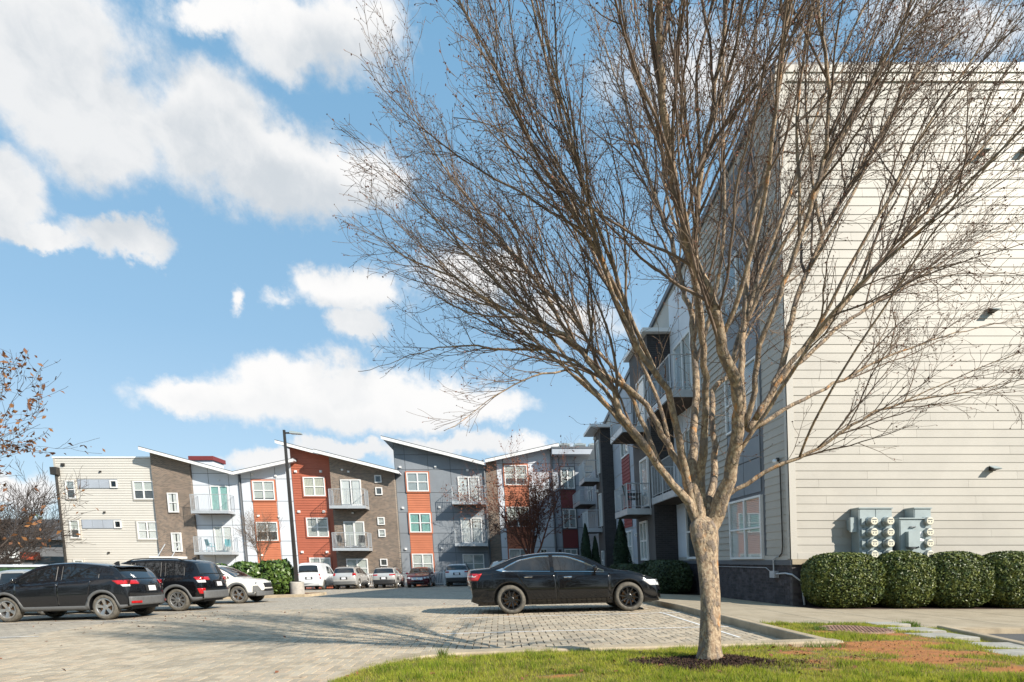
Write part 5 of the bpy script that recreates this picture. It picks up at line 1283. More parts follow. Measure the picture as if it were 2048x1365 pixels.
kona = Car(top=[(-2.06, .55), (-2.05, .78), (-2.02, .95), (-1.90, 1.10), (-1.72, 1.36), (-1.6, 1.46), (-1.2, 1.52), (-.4, 1.55), (.1, 1.53), (.45, 1.44), (.8, 1.26), (1.12, 1.05), (1.3, 1.0), (1.7, .94), (1.95, .84), (2.08, .68), (2.1, .5)],
    belt=[(-2.06, 1.0), (.6, .97), (1.3, .92), (2.1, .78)], W=1.80, xf=1.3, xr=-1.3, rw=.335, sill=.26, tumble=.36, nose_b=.26, tail_b=.33, bow_f=.38, bow_r=.22)
hk1 = cl((-1.55, 1.08), (-1.3, 1.32), (-.8, 1.40), (-.1, 1.41), (.35, 1.34), (.7, 1.18), (1.02, .98))
row_car('pale small crossover with black lower bumper beside the burgundy car', 'SUV', kona, (-8.45, 41.65), R(90), 'paint_silver', hk1, clad=(.20, .10), tail=[(.42, .92, 1.01, .30, 'lamp_red')], rear_glass=(-1.9, -1.66, .34), wind=(.44, 1.14, .34), mirror_x=.9, plate=(-1, .66), bumper=[(-1, .30, .62, .02, 'black_plastic')], rails=(-1.4, .2))
sen = Car(top=[(-2.28, .60), (-2.26, .88), (-2.18, 1.03), (-1.8, 1.09), (-1.4, 1.27), (-1.0, 1.42), (-.5, 1.48), (-.1, 1.48), (.3, 1.41), (.7, 1.22), (1.08, 1.02), (1.25, .98), (1.7, .92), (2.0, .83), (2.2, .70), (2.27, .5)],
    belt=[(-2.28, .95), (.6, .93), (1.3, .89), (2.27, .74)], W=1.76, xf=1.35, xr=-1.35, rw=.325, sill=.22, tumble=.42, nose_b=.22, tail_b=.28, bow_f=.40, bow_r=.18)
hse = cl((-1.6, 1.0), (-1.2, 1.24), (-.6, 1.35), (-.1, 1.35), (.35, 1.26), (.75, 1.08), (1.0, .96))
sn = car('parked_car', 'burgundy saloon parked nose-out, its chrome-edged grille towards the camera', 'car', sen, (-6.0, 41.5), R(-90), 'paint_burgundy', [(-1.3, -.36, zero, hse), (-.22, .9, zero, hse)], [(-1.1, -.3, .15, 0, -.8), (-.29, 1.0, 0, 0, 0)], ('star', 5, 'rim_silver'),
    head=[(.48, .64, .76, .5, 'lamp_clear')], wind=(.3, 1.1, .36), rear_glass=(-1.78, -1.05, .42), mirror_x=.75, plate=False, front=[('grille', .40, .56, .72, 'rim_silver', .012), ('lower_grille', .5, .30, .42, 'black_plastic', .012)])
for sg in (1, -1): MB().tube([sen.end_pt(sg*.40, .73, 1, .03), sen.end_pt(sg*.26, .53, 1, .035)], .016, 5).build('chrome_bar', 'chrome', sn, local=True)
MB().lathe([(.065, 0), (.065, .012), (.05, .014)], 18, Matrix.Translation(sen.end_pt(0, .64, 1, .02)) @ Matrix.Rotation(R(90), 4, 'Y')).build('badge', 'chrome', sn, local=True)
row_car('white SUV with black lower bumper parked nose-in at the shaded end of the far row', 'SUV', rav, (-3.15, 41.9), R(90), 'paint_coolwhite', hr1, clad=(.16, .09), tail=[(.56, 1.0, 1.10, .30, 'lamp_red')], rear_glass=(-2.06, -1.82, .34), wind=(.44, 1.22, .34), mirror_x=.95, plate=(-1, .84), bumper=[(-1, .32, .64, .025, 'black_plastic')], rails=(-1.5, .2))
row_car('silver hatchback mostly hidden behind the black saloon, only roof and rear glass showing', 'car', kona, (1.35, 25.9), R(0), 'paint_silver', hk1, tail=[(.5, .9, 1.02, .3, 'lamp_red')], rear_glass=(-1.9, -1.66, .34), wind=(.44, 1.14, .34), mirror_x=.9, plate=(-1, .66), rails=(-1.4, .2))
row_car('silver saloon at the left picture edge showing only its blue-tinted rear window and boot', 'car', sen, (-15.9, 18.2), R(180), 'paint_silver', hse, tail=[(.5, .78, .92, .3, 'lamp_red')], rear_glass=(-1.78, -1.05, .42), wind=(.3, 1.1, .36), mirror_x=.75, plate=(-1, .7))

# ------------------------------------------------------------------ the big bare tree
LIMBS={
 'L1':[(2.15,5.95,1.67),(2.04,5.92,1.90),(1.80,5.89,2.16),(1.59,5.85,2.47),(1.38,5.82,2.71),(1.26,5.79,3.00),(1.05,5.75,3.26),(0.86,5.72,3.48),(0.62,5.70,3.59),(0.26,5.66,3.73),(-0.06,5.62,3.88),(-0.28,5.59,4.02),(-0.74,5.54,4.20),(-1.03,5.51,4.40)],
 'L1b':[(1.39,5.87,2.72),(1.27,5.94,2.98),(1.05,6.03,3.29),(0.69,6.14,3.53),(0.17,6.27,3.59),(-0.25,6.37,3.68),(-0.71,6.49,3.67),(-1.09,6.58,3.57),(-1.55,6.69,3.50)],
 'L1c':[(1.42,5.87,2.65),(1.12,5.75,2.90),(0.87,5.65,3.11),(0.66,5.59,3.13),(0.30,5.48,2.99),(0.05,5.39,2.84),(-0.20,5.30,2.62),(-0.45,5.21,2.46)],
 'L1d':[(1.81,5.93,2.17),(1.49,6.25,3.24),(1.22,6.38,3.63),(0.88,6.57,4.21),(0.51,6.73,4.68),(0.12,6.90,5.18),(-0.35,7.08,5.70),(-0.70,7.24,6.22),(-1.01,7.39,6.75)],
 'L2':[(2.22,5.95,1.81),(2.00,6.03,2.30),(1.86,6.08,2.58),(1.73,6.13,2.88),(1.52,6.18,3.15),(1.23,6.23,3.33),(0.98,6.29,3.65),(0.69,6.38,4.23),(0.43,6.45,4.65),(0.01,6.54,5.20),(-0.31,6.63,5.69)],
 'L3':[(2.08,5.95,1.99),(1.93,5.81,2.52),(1.81,5.69,2.94),(1.64,5.62,3.16),(1.49,5.56,3.35),(1.35,5.46,3.67),(1.11,5.33,4.06),(0.83,5.21,4.43),(0.57,5.08,4.78),(0.32,4.94,5.17),(0.10,4.81,5.53)],
 'L4':[(2.11,5.95,2.19),(2.19,6.08,2.58),(2.30,6.26,3.15),(2.35,6.41,3.64),(2.38,6.56,4.12),(2.34,6.65,4.42),(2.27,6.85,5.09),(2.14,7.10,5.95),(2.00,7.36,6.85),(1.82,7.65,7.87),(1.67,7.87,8.71)],
 'L5':[(2.19,5.95,2.10),(2.20,5.80,2.56),(2.18,5.67,2.95),(2.13,5.56,3.28),(2.04,5.40,3.74),(1.97,5.24,4.19),(1.98,5.09,4.58),(2.02,4.94,4.96),(2.06,4.78,5.35),(2.06,4.65,5.65)],
 'L6':[(2.27,5.95,1.84),(2.46,6.21,2.40),(2.56,6.48,3.01),(2.66,6.61,3.31),(2.84,6.70,3.43),(3.02,6.86,3.81),(3.36,7.17,4.54),(3.77,7.56,5.49),(4.21,7.98,6.59),(4.66,8.48,7.98),(5.11,8.97,9.39)],
 'L7a':[(2.31,5.95,1.68),(2.40,5.82,2.00),(2.46,5.66,2.40),(2.44,5.53,2.73),(2.39,5.44,2.97),(2.26,5.36,3.14),(2.17,5.26,3.39),(2.08,5.16,3.62),(1.83,4.99,3.97),(1.66,4.81,4.35),(1.53,4.62,4.76),(1.45,4.42,5.15)],
 'L7b':[(2.57,5.90,2.45),(2.66,5.93,2.79),(2.71,6.00,3.47),(2.77,6.03,3.81),(2.81,6.07,4.25),(2.96,6.14,4.95),(3.18,6.21,5.67),(3.35,6.28,6.44),(3.46,6.35,7.22)],
 'L7c':[(2.67,5.90,2.67),(2.73,5.83,2.92),(2.73,5.73,3.27),(2.83,5.62,3.64),(2.95,5.49,4.05),(3.09,5.34,4.52),(3.16,5.20,4.95),(3.15,5.10,5.29),(2.99,4.95,5.74)],
 'L7d':[(2.70,5.90,2.63),(2.87,5.94,2.84),(3.06,5.99,3.14),(3.18,6.03,3.42),(3.28,6.08,3.77),(3.49,6.16,4.29),(3.84,6.26,4.97),(4.31,6.37,5.67),(4.79,6.48,6.39),(5.28,6.59,7.12)],
 'L7e':[(2.78,5.90,2.74),(2.99,5.86,3.08),(3.22,5.82,3.40),(3.42,5.79,3.59),(3.80,5.72,4.02),(4.16,5.66,4.43),(4.52,5.60,4.82),(4.86,5.55,5.19),(5.19,5.49,5.56)],
 'L8':[(2.48,5.95,1.95),(2.69,5.89,2.09),(2.95,5.83,2.24),(3.19,5.77,2.33),(3.36,5.73,2.41),(3.58,5.66,2.58),(3.83,5.59,2.73),(4.17,5.51,2.83),(4.46,5.44,2.86)],
 'L9':[(2.78,5.90,2.65),(3.08,5.96,2.82),(3.56,6.06,3.08),(4.07,6.16,3.33),(4.64,6.27,3.59),(5.23,6.37,3.79),(5.83,6.47,3.95),(6.45,6.58,4.05)],
 'L10':[(3.05,5.90,3.12),(3.58,6.07,3.57),(4.20,6.26,4.02),(4.90,6.45,4.43),(5.64,6.65,4.87),(6.65,6.90,5.41)],
}
BASE = (2.15, 5.74, .17)
tree = thing('bare_tree', 'large leafless tree with mottled peeling bark and dense fine twigs in the lawn', 'tree', BASE)
TR = random.Random(11)
def grown(o): o.data.shade_smooth(); return o
def resample(pts, step, jit=0, rnd=TR):
    pts = [Vector(p) for p in pts]; out = [pts[0]]
    sp = smooth_path([tuple(p) for p in pts], 8); acc = 0
    for a, b in zip(sp, sp[1:]):
        acc += math.dist(a, b)
        if acc >= step: out.append(Vector(b)+Vector((rnd.gauss(0, jit), rnd.gauss(0, jit), rnd.gauss(0, jit)))); acc = 0
    out.append(Vector(sp[-1])); return out
tp = [(2.146, 5.74, .10), (2.15, 5.74, .22), (2.165, 5.755, .5), (2.19, 5.80, .85), (2.20, 5.86, 1.15), (2.20, 5.90, 1.40), (2.20, 5.93, 1.60), (2.21, 5.95, 1.74)]
mb = MB().tube(smooth_path(tp, 4), [.0]*29, 20); mb = MB()
sp = smooth_path(tp, 5); rr_ = interp([(.1, .21), (.2, .145), (.35, .112), (.8, .098), (1.15, .100), (1.35, .116), (1.5, .138), (1.6, .140), (1.68, .11), (1.74, .05)])
k = 26; o_ = 0
for i, p in enumerate(sp):
    row = []
    for j in range(k):
        a = 2*math.pi*j/k; r_ = rr_(p[2])*(1+.07*math.sin(3*a+p[2]*2.2)+.05*math.sin(5*a-p[2]*3.1)+.04*math.sin(2*a+1)+(.22*max(0, math.sin(4*a+.6))*max(0, (.42-p[2])/.3)))
        row.append((p[0]+r_*math.cos(a), p[1]+r_*math.sin(a), p[2]))
    mb.v += row
for i in range(len(sp)-1):
    for j in range(k): mb.f.append((i*k+j, i*k+(j+1) % k, (i+1)*k+(j+1) % k, (i+1)*k+j))
mb.f.append(tuple((len(sp)-1)*k+j for j in range(k)))
mb.build('trunk', 'bark', tree, smooth=True)
R0 = {'L1': .050, 'L1b': .026, 'L1c': .020, 'L1d': .030, 'L2': .044, 'L3': .046, 'L4': .050, 'L5': .044, 'L6': .042, 'L7a': .082, 'L7b': .044, 'L7c': .034, 'L7d': .044, 'L7e': .036, 'L8': .028, 'L9': .026, 'L10': .028}
CEN = Vector((2.35, 6.1, 2.2)); EC = Vector((2.5, 6.1, 4.9)); ER = Vector((3.85, 3.3, 5.4))
def inside_crown(p, k_=1.0):
    q = p-EC; low = 1.95+.26*max(0, math.hypot(p.x-2.35, p.y-6.1)-.8)
    return (q.x/ER.x)**2+(q.y/ER.y)**2+(q.z/ER.z)**2 < k_ and p.z > low and p.y > 2.5
segs = []                                  # finished branches: (points, radii, level)
def rv(s): return Vector((TR.gauss(0, s), TR.gauss(0, s), TR.gauss(0, s)))
UPV = Vector((0, 0, 1))
def grow(p, d, length, r0, level):
    step = (.14, .11, .075, .06)[min(level, 3)]; n = max(2, int(length/step)); pts = [p]; wob = (.07, .10, .15, .2)[min(level, 3)]
    sag = TR.uniform(-.02, .055) if level < 2 else TR.uniform(-.03, .05)
    for i in range(n):
        q = pts[-1]; out = q-CEN; out.z *= .6
        if out.length > .01: out.normalize()
        d = (d+rv(wob)+UPV*sag+out*.03).normalized(); nx = q+d*step
        if not inside_crown(nx, 1.0 if level < 2 else 1.1): break
        pts.append(nx)
    if len(pts) < 3: return
    rad = [max(r0*(1-.78*i/(len(pts)-1)), .0017) for i in range(len(pts))]
    segs.append((pts, rad, level)); spawn(pts, rad, level, step)
def spawn(pts, rad, level, step):
    if level >= 3: return
    L = step*(len(pts)-1)
    gap = (.17, .118, .095)[level]
    s = L*(.27 if level == 0 else .14)+TR.uniform(0, gap); side_ = TR.choice((-1, 1)); 
    while s < L*.985:
        i = min(int(s/step), len(pts)-2); q = pts[i].lerp(pts[i+1], s/step-i if s/step-i < 1 else 1)
        d = (pts[i+1]-pts[i]).normalized(); ax = d.cross(rv(1)); 
        if ax.length < 1e-3: s += gap; continue
        ax.normalize(); a = TR.uniform(*((.22, .62), (.28, .75), (.4, 1.0))[level]); nd = (d*math.cos(a)+ax*math.sin(a)).normalized()
        nd = (nd+UPV*(.07 if level == 0 else .10)).normalized()
        rest = L-s
        ln = (TR.uniform(.5, 1.15)*(.75+.5*rest) if level == 0 else TR.uniform(.45, 1.1)*(.26+.42*rest) if level == 1 else TR.uniform(.10, .27))
        ln = min(ln, (3.0, 1.1, .3)[level])
        if level == 0: ln *= min(1, .35+.65*rad[0]/.042)
        r = min(rad[i]*.62, (.0145, .0056, .0027)[level]*TR.uniform(.75, 1.2))
        grow(q, nd, ln, max(r, .0019), level+1)
        s += gap*TR.uniform(.55, 1.5)
limbs = []
for nm, pts in LIMBS.items():
    P_ = resample(pts, .10, .008)
    # carry the limb on until it leaves the crown
    d = (P_[-1]-P_[-4]).normalized(); n0 = len(P_); ext = 0
    while ext < (26 if nm[:2] not in ('L8',) else 8):
        out = P_[-1]-CEN; out.normalize(); d = (d*.9+rv(.06)+out*.08+UPV*.02).normalized(); q = P_[-1]+d*.12
        if not inside_crown(q): break
        P_.append(q); ext += 1
    n = len(P_); r0 = R0[nm]*.88; rad = [max(r0*(1-i/(n*1.03))**1.2, .003) for i in range(n)]
    if nm in ('L1', 'L2', 'L3', 'L4', 'L5', 'L6', 'L7a'): rad = [r+r0*.35*max(0, 1-i/4) for i, r in enumerate(rad)]
    if nm in ('L1', 'L2', 'L3', 'L4', 'L5', 'L6', 'L7a', 'L8'):
        P_ = [Vector((2.2, 5.9, 1.32)), Vector((2.2, 5.92, 1.5))]+P_; rad = [rad[0]*.8, rad[0]*.95]+rad; n += 2
    limbs.append((P_, rad)); spawn(P_, rad, 0, sum((a-b).length for a, b in zip(P_, P_[1:]))/(n-1))
# fine shoots on the lower limbs
for P_, rad in limbs[:17]:
    for i in range(5, int(len(P_)*.6)):
        if TR.random() < .55:
            d0 = (P_[i+1]-P_[i]).normalized(); ax = d0.cross(rv(1)).normalized(); a = TR.uniform(.5, 1.2)
            grow(P_[i], d0*math.cos(a)+ax*math.sin(a), TR.uniform(.25, .8), TR.uniform(.003, .006), 2)
# more leaders springing from the main limbs, to all sides
for k in range(24):
    P0l, r0l = limbs[(4, 9, 5, 10, 12, 3, 13, 0, 6, 11, 14, 8)[k % 12]]; i = min(len(P0l)-3, TR.randint(7, 18)); az = (0 if k % 5 in (0, 1, 3) else math.pi)+TR.uniform(-1.0, 1.0); el = TR.uniform(.45, 1.15)
    d = (Vector((math.cos(az)*math.cos(el), math.sin(az)*math.cos(el)*.8, math.sin(el)))+(P0l[i+1]-P0l[i]).normalized()*.7).normalized(); P_ = [P0l[i]]
    while len(P_) < 62:
        out = (P_[-1]-CEN).normalized(); d = (d*.94+rv(.045)+out*.05).normalized(); q = P_[-1]+d*.10
        if not inside_crown(q): break
        P_.append(q)
    if len(P_) < 8: continue
    n = len(P_); r0 = min(r0l[i]*.7, .022); rad = [max(r0*(1-j/(n*1.03)), .003) for j in range(n)]
    limbs.append((P_, rad)); spawn(P_, rad, 0, .10)
for P_, rad in limbs: MB().tube(P_, rad, 10).build('limb', 'bark', tree, smooth=True)
def tubes_np(items, k, name, m, parent, **props):
    """many thin branches as one mesh"""
    V = []; Fc = []; o = 0
    cs = [(math.cos(2*math.pi*j/k), math.sin(2*math.pi*j/k)) for j in range(k)]
    for pts, rad in items:
        P_ = np.array([tuple(p) for p in pts]); d = np.gradient(P_, axis=0); d /= np.linalg.norm(d, axis=1, keepdims=True)+1e-9
        a = np.cross(d, (.3, .2, .93)); a /= np.linalg.norm(a, axis=1, keepdims=True)+1e-9; b = np.cross(d, a); r_ = np.array(rad)[:, None]
        V.append(np.stack([P_+(a*c_+b*s_)*r_ for c_, s_ in cs], 1).reshape(-1, 3)); n = len(P_)
        i = np.arange(n-1)[:, None]*k; j = np.arange(k)[None]; jn = (j+1) % k
        Fc.append((np.stack([i+j, i+jn, i+k+jn, i+k+j], -1)+o).reshape(-1, 4)); o += n*k
    V = np.concatenate(V).astype(np.float32); Fc = np.concatenate(Fc).astype(np.int32)
    if parent is not None: V -= np.array(parent.location, dtype=np.float32)
    me = bpy.data.meshes.new(name); me.vertices.add(len(V)); me.vertices.foreach_set('co', V.ravel()); me.loops.add(Fc.size); me.loops.foreach_set('vertex_index', Fc.ravel())
    me.polygons.add(len(Fc)); me.polygons.foreach_set('loop_start', np.arange(0, Fc.size, 4, dtype=np.int32)); me.update(calc_edges=True); me.materials.append(MAT[m]); me.shade_smooth()
    return link(name, me, parent, **props)
lv1 = sorted([s for s in segs if s[2] == 1], key=lambda s: -s[1][0]*len(s[0]))
for pts, rad, _ in lv1[:200]: MB().tube(pts, rad, 6).build('branch', 'twig', tree, smooth=True)
tubes_np([(p, r) for p, r, l in lv1[200:]]+[(p, r) for p, r, l in segs if l == 2], 4, 'branch_spray', 'twig', tree, kind='stuff')
tw = [(p, r) for p, r, l in segs if l == 3]
tubes_np(tw, 3, 'twigs', 'twig', tree, kind='stuff')
print('TREE', len(lv1), len([1 for s in segs if s[2] == 2]), len(tw))
sd = []
for p, r, l in segs:
    if l >= 2:
        for q in p[1:]:
            if TR.random() < (.26 if l == 3 else .12): sd.append(tuple(q+rv(.008)))
        if TR.random() < .55: sd.append(tuple(p[-1]))
soup('seed_heads', leaves(np.array(sd), .0105, None, 1, .65, .2), 4, 'seed_brown', tree, kind='stuff')
print('SEEDS', len(sd))

# ------------------------------------------------------------------ smaller trees
def small_tree(name, label, cat, base, height, spread, trunk_r, trunk_h, seed, nl=7, leaf=None, leaf_n=0, leaf_size=.08, bark='twig_dark', dens=1.0, group=None, tilt=(0, 0), lean_min=.25, minr=.004):
    r = random.Random(seed); t_ = thing(name, label, cat, base, group=group); B0 = Vector(base)
    top = B0+Vector((tilt[0], tilt[1], trunk_h)); P_ = resample([tuple(B0+Vector((0, 0, -.1))), tuple(B0.lerp(top, .5)+Vector((.03, .02, 0))), tuple(top)], .2)
    MB().tube(P_, [trunk_r*(1.25-.45*i/(len(P_)-1)) for i in range(len(P_))], 10).build('trunk', bark, t_, smooth=True)
    big, fine, lf = [], [], []
    def g(p, d, L, rad, lev):
        st_ = max(L/9, .05); pts = [p]
        for i in range(9):
            d = (d+Vector((r.gauss(0, .12), r.gauss(0, .12), r.gauss(.05, .12)))).normalized(); pts.append(pts[-1]+d*st_)
        rr = [max(rad*(1-.8*i/9), minr) for i in range(10)]; (big if lev == 0 else fine).append((pts, rr))
        if leaf and lev >= 2:
            for q in pts[3:]:
                if r.random() < leaf_n: lf.append(tuple(q+Vector((r.gauss(0, .06), r.gauss(0, .06), r.gauss(-.04, .06)))))
        if lev < 3:
            n = int((7, 6, 5)[lev]*dens)
            for k in range(n):
                i = min(8, 2+int(7*(k+r.random())/n)); a = r.uniform(.4, .95); dd = (pts[i+1]-pts[i]).normalized(); ax = dd.cross(Vector((r.gauss(0, 1), r.gauss(0, 1), r.gauss(0, 1)))).normalized()
                g(pts[i], dd*math.cos(a)+ax*math.sin(a), L*r.uniform(.35, .6), rr[i]*.6, lev+1)
    for k in range(nl):
        a = 2*math.pi*k/nl+r.uniform(-.3, .3); e = r.uniform(lean_min, 1.0)
        d = Vector((math.cos(a)*spread*e, math.sin(a)*spread*e, height-trunk_h)).normalized(); L = (height-trunk_h)*r.uniform(.62, .8)/max(d.z, .5)
        g(top, d, L, trunk_r*.55, 0)
    for p, q in big: MB().tube(p, q, 6).build('limb', bark, t_, smooth=True)
    tubes_np(fine, 3, 'twigs', bark, t_, kind='stuff')
    if leaf and lf: soup('leaves', leaves(np.array(lf), leaf_size, None, 1, .5, .25), 4, leaf, t_, kind='stuff')
    return t_
small_tree('bare_tree', 'upright leafless tree with rust-tinged twigs in front of the pale bay', 'tree', (2.3, 40.3, gz(2.3, 40.3)), 8.8, 4.6, .16, 1.5, 5, 9, 'leaf_rust', .18, .08, dens=1.25, minr=.005, bark='seed_brown')
small_tree('sapling', 'thin bare sapling growing out of the laurel hedge', 'tree', (-13.0, 30.0, -.55), 4.3, 1.7, .05, 1.7, 9, 6, bark='twig', dens=.9)
lt = small_tree('autumn_tree', 'tree at the left picture edge with sparse orange and brown leaves', 'tree', (-15.6, 12.6, -.37), 5.7, 5.2, .12, 1.5, 23, 9, 'leaf_autumn', .40, .075, dens=1.0, bark='twig_dark', lean_min=.5)
small_tree('bare_tree', 'low dark bare tree in front of the shop at the far left', 'tree', (-35.8, 36.0, -.95), 5.2, 8.5, .16, .6, 31, 14, None, 0, .1, dens=1.5, lean_min=.6, minr=.011)
small_tree('bare_tree', 'bare tree behind the low dark one beside the cream block at far left', 'tree', (-40.5, 44.0, -.95), 6.2, 5.5, .15, 1.2, 37, 8, None, 0, .1, dens=1.2, minr=.010)

# ------------------------------------------------------------------ clipped bushes, hedges, conifers
def surf_points(n, a, b, c, e=2.6, seed=0):
    """points on a superellipsoid-like clipped bush, with outward normals"""
    g_ = np.random.default_rng(seed); d = g_.normal(size=(n, 3)); d /= np.linalg.norm(d, axis=1, keepdims=True)
    s = (np.abs(d[:, 0])**e+np.abs(d[:, 1])**e+np.abs(d[:, 2])**e)**(-1/e); p = d*s[:, None]; return p*np.array([a, b, c]), d
def bush(name, label, cat, x, y, z, a, b, h, n, m, size, seed, group=None, e=2.7, rough=.05, core='leaf_core'):
    t_ = thing(name, label, cat, (x, y, z), group=group); c = h/2
    P_, Nn = surf_points(n, a, b, c, e, seed); g_ = np.random.default_rng(seed+1)
    lump = 1+rough*(fbm(P_[:, 0]*1.0+seed*3.1+P_[:, 1], P_[:, 2]*1.0+seed*1.7, 3.5, seed+40)-.5)*2.4
    dep = 1-np.abs(g_.normal(0, .05, n)); P_ = P_*(lump*dep)[:, None]; P_[:, 2] += c
    soup('foliage', leaves(P_+np.array([x, y, z]), size, Nn, .75, .5, .15), 4, m, t_, kind='stuff')
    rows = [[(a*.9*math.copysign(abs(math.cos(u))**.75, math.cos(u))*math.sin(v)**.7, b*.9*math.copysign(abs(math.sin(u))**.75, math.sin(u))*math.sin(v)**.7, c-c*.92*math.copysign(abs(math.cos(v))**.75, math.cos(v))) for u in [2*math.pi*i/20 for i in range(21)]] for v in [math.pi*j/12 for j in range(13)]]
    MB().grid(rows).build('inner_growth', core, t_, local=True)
    return t_
BL = ['clipped dark green bush nearest the building corner, leftmost of its row', 'second clipped bush from the building corner, under the eight-meter cabinet', 'third clipped bush from the building corner, under the switch cabinet', 'fourth clipped bush from the building corner, right of the meters', 'rightmost clipped bush, cut off by the picture edge']
for k, ((u, a, h), lb) in enumerate(zip(((8.12, .92, 1.32), (9.52, .66, 1.36), (10.76, .78, 1.34), (12.12, .78, 1.34), (13.35, .70, 1.36)), BL)):
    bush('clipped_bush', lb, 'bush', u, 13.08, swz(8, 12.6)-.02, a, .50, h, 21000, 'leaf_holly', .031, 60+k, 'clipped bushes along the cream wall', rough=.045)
bush('hedge', 'dark clipped hedge against the brick plinth just behind the tree trunk', 'hedge', 6.35, 21.3, .05, .68, 1.5, 1.22, 9000, 'leaf_hedge', .05, 71, e=5, rough=.08)
bush('hedge', 'low dark hedge at the foot of the first brick bay, beyond the saloon bonnet', 'hedge', 5.75, 25.0, 0, .55, 2.0, 1.12, 7000, 'leaf_hedge', .05, 72, e=5, rough=.1)
bush('hedge', 'far dark hedge below the two conifers by the second brick bay', 'hedge', 5.4, 31.5, -.2, .55, 3.2, 1.1, 6000, 'leaf_hedge', .06, 73, e=5, rough=.1)
def conifer(label, x, y, z, r_, h, n, seed):
    t_ = thing('conifer', label, 'conifer', (x, y, z), group='columnar conifers by the wing'); g_ = np.random.default_rng(seed)
    f = g_.random(n)**.8; ph = g_.uniform(0, 2*np.pi, n); pr = r_*np.clip(np.minimum(f*9+.55, 1.0), 0, 1)*(1-f**1.6)**.75*(1+.16*np.sin(ph*3+f*9))*g_.uniform(.78, 1.05, n)
    P_ = np.stack([x+pr*np.cos(ph), y+pr*np.sin(ph), z+.08+f*h], 1); Nn = np.stack([np.cos(ph), np.sin(ph), np.full(n, .6)], 1)
    soup('foliage', leaves(P_, .055, Nn, .5, .4), 4, 'leaf_cedar', t_, kind='stuff')
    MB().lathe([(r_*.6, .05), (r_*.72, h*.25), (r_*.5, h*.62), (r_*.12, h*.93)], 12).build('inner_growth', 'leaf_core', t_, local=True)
    MB().tube([(0, 0, -.1), (0, 0, .4)], .06, 6).build('trunk', 'twig_dark', t_, local=True)
conifer('dark columnar conifer beside the first brick bay', 5.68, 25.6, 0, .46, 3.15, 9000, 81)
conifer('taller of the two slim conifers by the second brick bay', 5.2, 33.0, -.2, .42, 3.6, 7000, 82)
conifer('shorter slim conifer tight against the second brick bay', 5.75, 33.0, -.2, .34, 2.85, 5000, 83)
# island with laurel hedge and lamp post
isl = [(-16.5, 27.2), (-10.3, 27.2), (-9.6, 27.7), (-9.35, 28.6), (-9.6, 29.6), (-10.3, 30.3), (-16.5, 30.3)]
MB().prism([(x, y, gz(x, y)-.1) for x, y in isl], [(x, y, gz(x, y)+.10) for x, y in isl]).build('island_bed', 'red_mulch', kind='structure')
ring = smooth_path(isl+[isl[0]], 5)
kerb('kerb', ring, offset(ring, -.16) if False else [(x+(-12.9-x)*.03, y+(28.75-y)*.11) for x, y in ring], lambda x, y: gz(x, y)+.135, .25)
n = 1500
g_ = np.random.default_rng(5)
for (x, y, a, b, h, n, lb, sd_) in ((-14.9, 28.9, .95, .8, 1.62, 2600, 'leftmost laurel bush on the parking island, behind the off-white crossover', 90), (-13.3, 29.0, .95, .8, 1.75, 2600, 'second laurel bush on the parking island, with the sapling in it', 91), (-11.85, 29.1, .8, .75, 1.85, 2400, 'rightmost laurel bush on the parking island, beside the lamp post', 92)):
    bush('laurel_bush', lb, 'bush', x, y, gz(x, y)+.08, a, b, h, n, 'leaf_laurel', .115, sd_, 'laurel bushes on the parking island', e=3, rough=.16)
lp = thing('lamp_post', 'tall brown lamp post on a concrete base by the laurel hedge', 'lamp post', (-10.75, 28.9, gz(-10.75, 28.9)+.05))
MB().lathe([(.36, -.1), (.36, .66), (.34, .69)], 28).build('base', 'pole_concrete', lp, local=True)
MB().prism([(-.085, -.085, .69), (.085, -.085, .69), (.085, .085, .69), (-.085, .085, .69)], [(-.055, -.055, 8.52), (.055, -.055, 8.52), (.055, .055, 8.52), (-.055, .055, 8.52)]).build('pole', 'lamp_bronze', lp, local=True)
MB().box(-.17, .17, -.17, .17, .691, .72).build('foot_plate', 'lamp_bronze', lp, local=True)
MB().box(.066, .32, -.03, .03, 8.33, 8.41).build('arm', 'lamp_bronze', lp, local=True)
MB().prism([(.32, -.17, 8.33), (.90, -.15, 8.30), (.90, .15, 8.30), (.32, .17, 8.33)], [(.32, -.15, 8.46), (.88, -.12, 8.38), (.88, .12, 8.38), (.32, .15, 8.46)]).build('lamp_head', 'galvanised', lp, local=True)

# ------------------------------------------------------------------ what stands beyond, far left, and trees added behind the camera
hs_ = thing('house', 'grey house with dark pitched roof half hidden by bare trees at far left', 'house', (-48, 62, -1))
MB().box(-60, -44, 62, 70, -1, 3.6).build('wall', 'house_grey', hs_)
MB().prism([(-61, 61.2, 3.6), (-43.2, 61.2, 3.6), (-43.2, 70.8, 3.6), (-61, 70.8, 3.6)], [(-60.5, 65.8, 6.2), (-43.6, 65.8, 6.2), (-43.6, 66.2, 6.2), (-60.5, 66.2, 6.2)]).build('roof', 'shingle', hs_)
sp_ = thing('shop', 'small grey shop with orange fascia and a black and white sign', 'shop', (-46, 52, -1))
MB().box(-52, -42.4, 52, 57, -1, 1.7).build('wall', 'house_grey', sp_)
MB().box(-48.4, -46.95, 51.7, 51.98, 1.4, 2.1).box(-44.95, -43.3, 51.7, 51.98, 1.4, 2.1).build('fascia', 'sign_orange', sp_)
sg_ = MB().box(-46.9, -45.0, 51.62, 51.69, 1.25, 2.2).build('sign_board', 'label_white', sp_)
MB().box(-46.8, -45.1, 51.60, 51.618, 1.3, 1.55).box(-46.2, -46.0, 51.60, 51.618, 1.75, 2.05).box(-45.8, -45.6, 51.60, 51.618, 1.75, 2.05).build('sign_print', 'black_plastic', sp_)
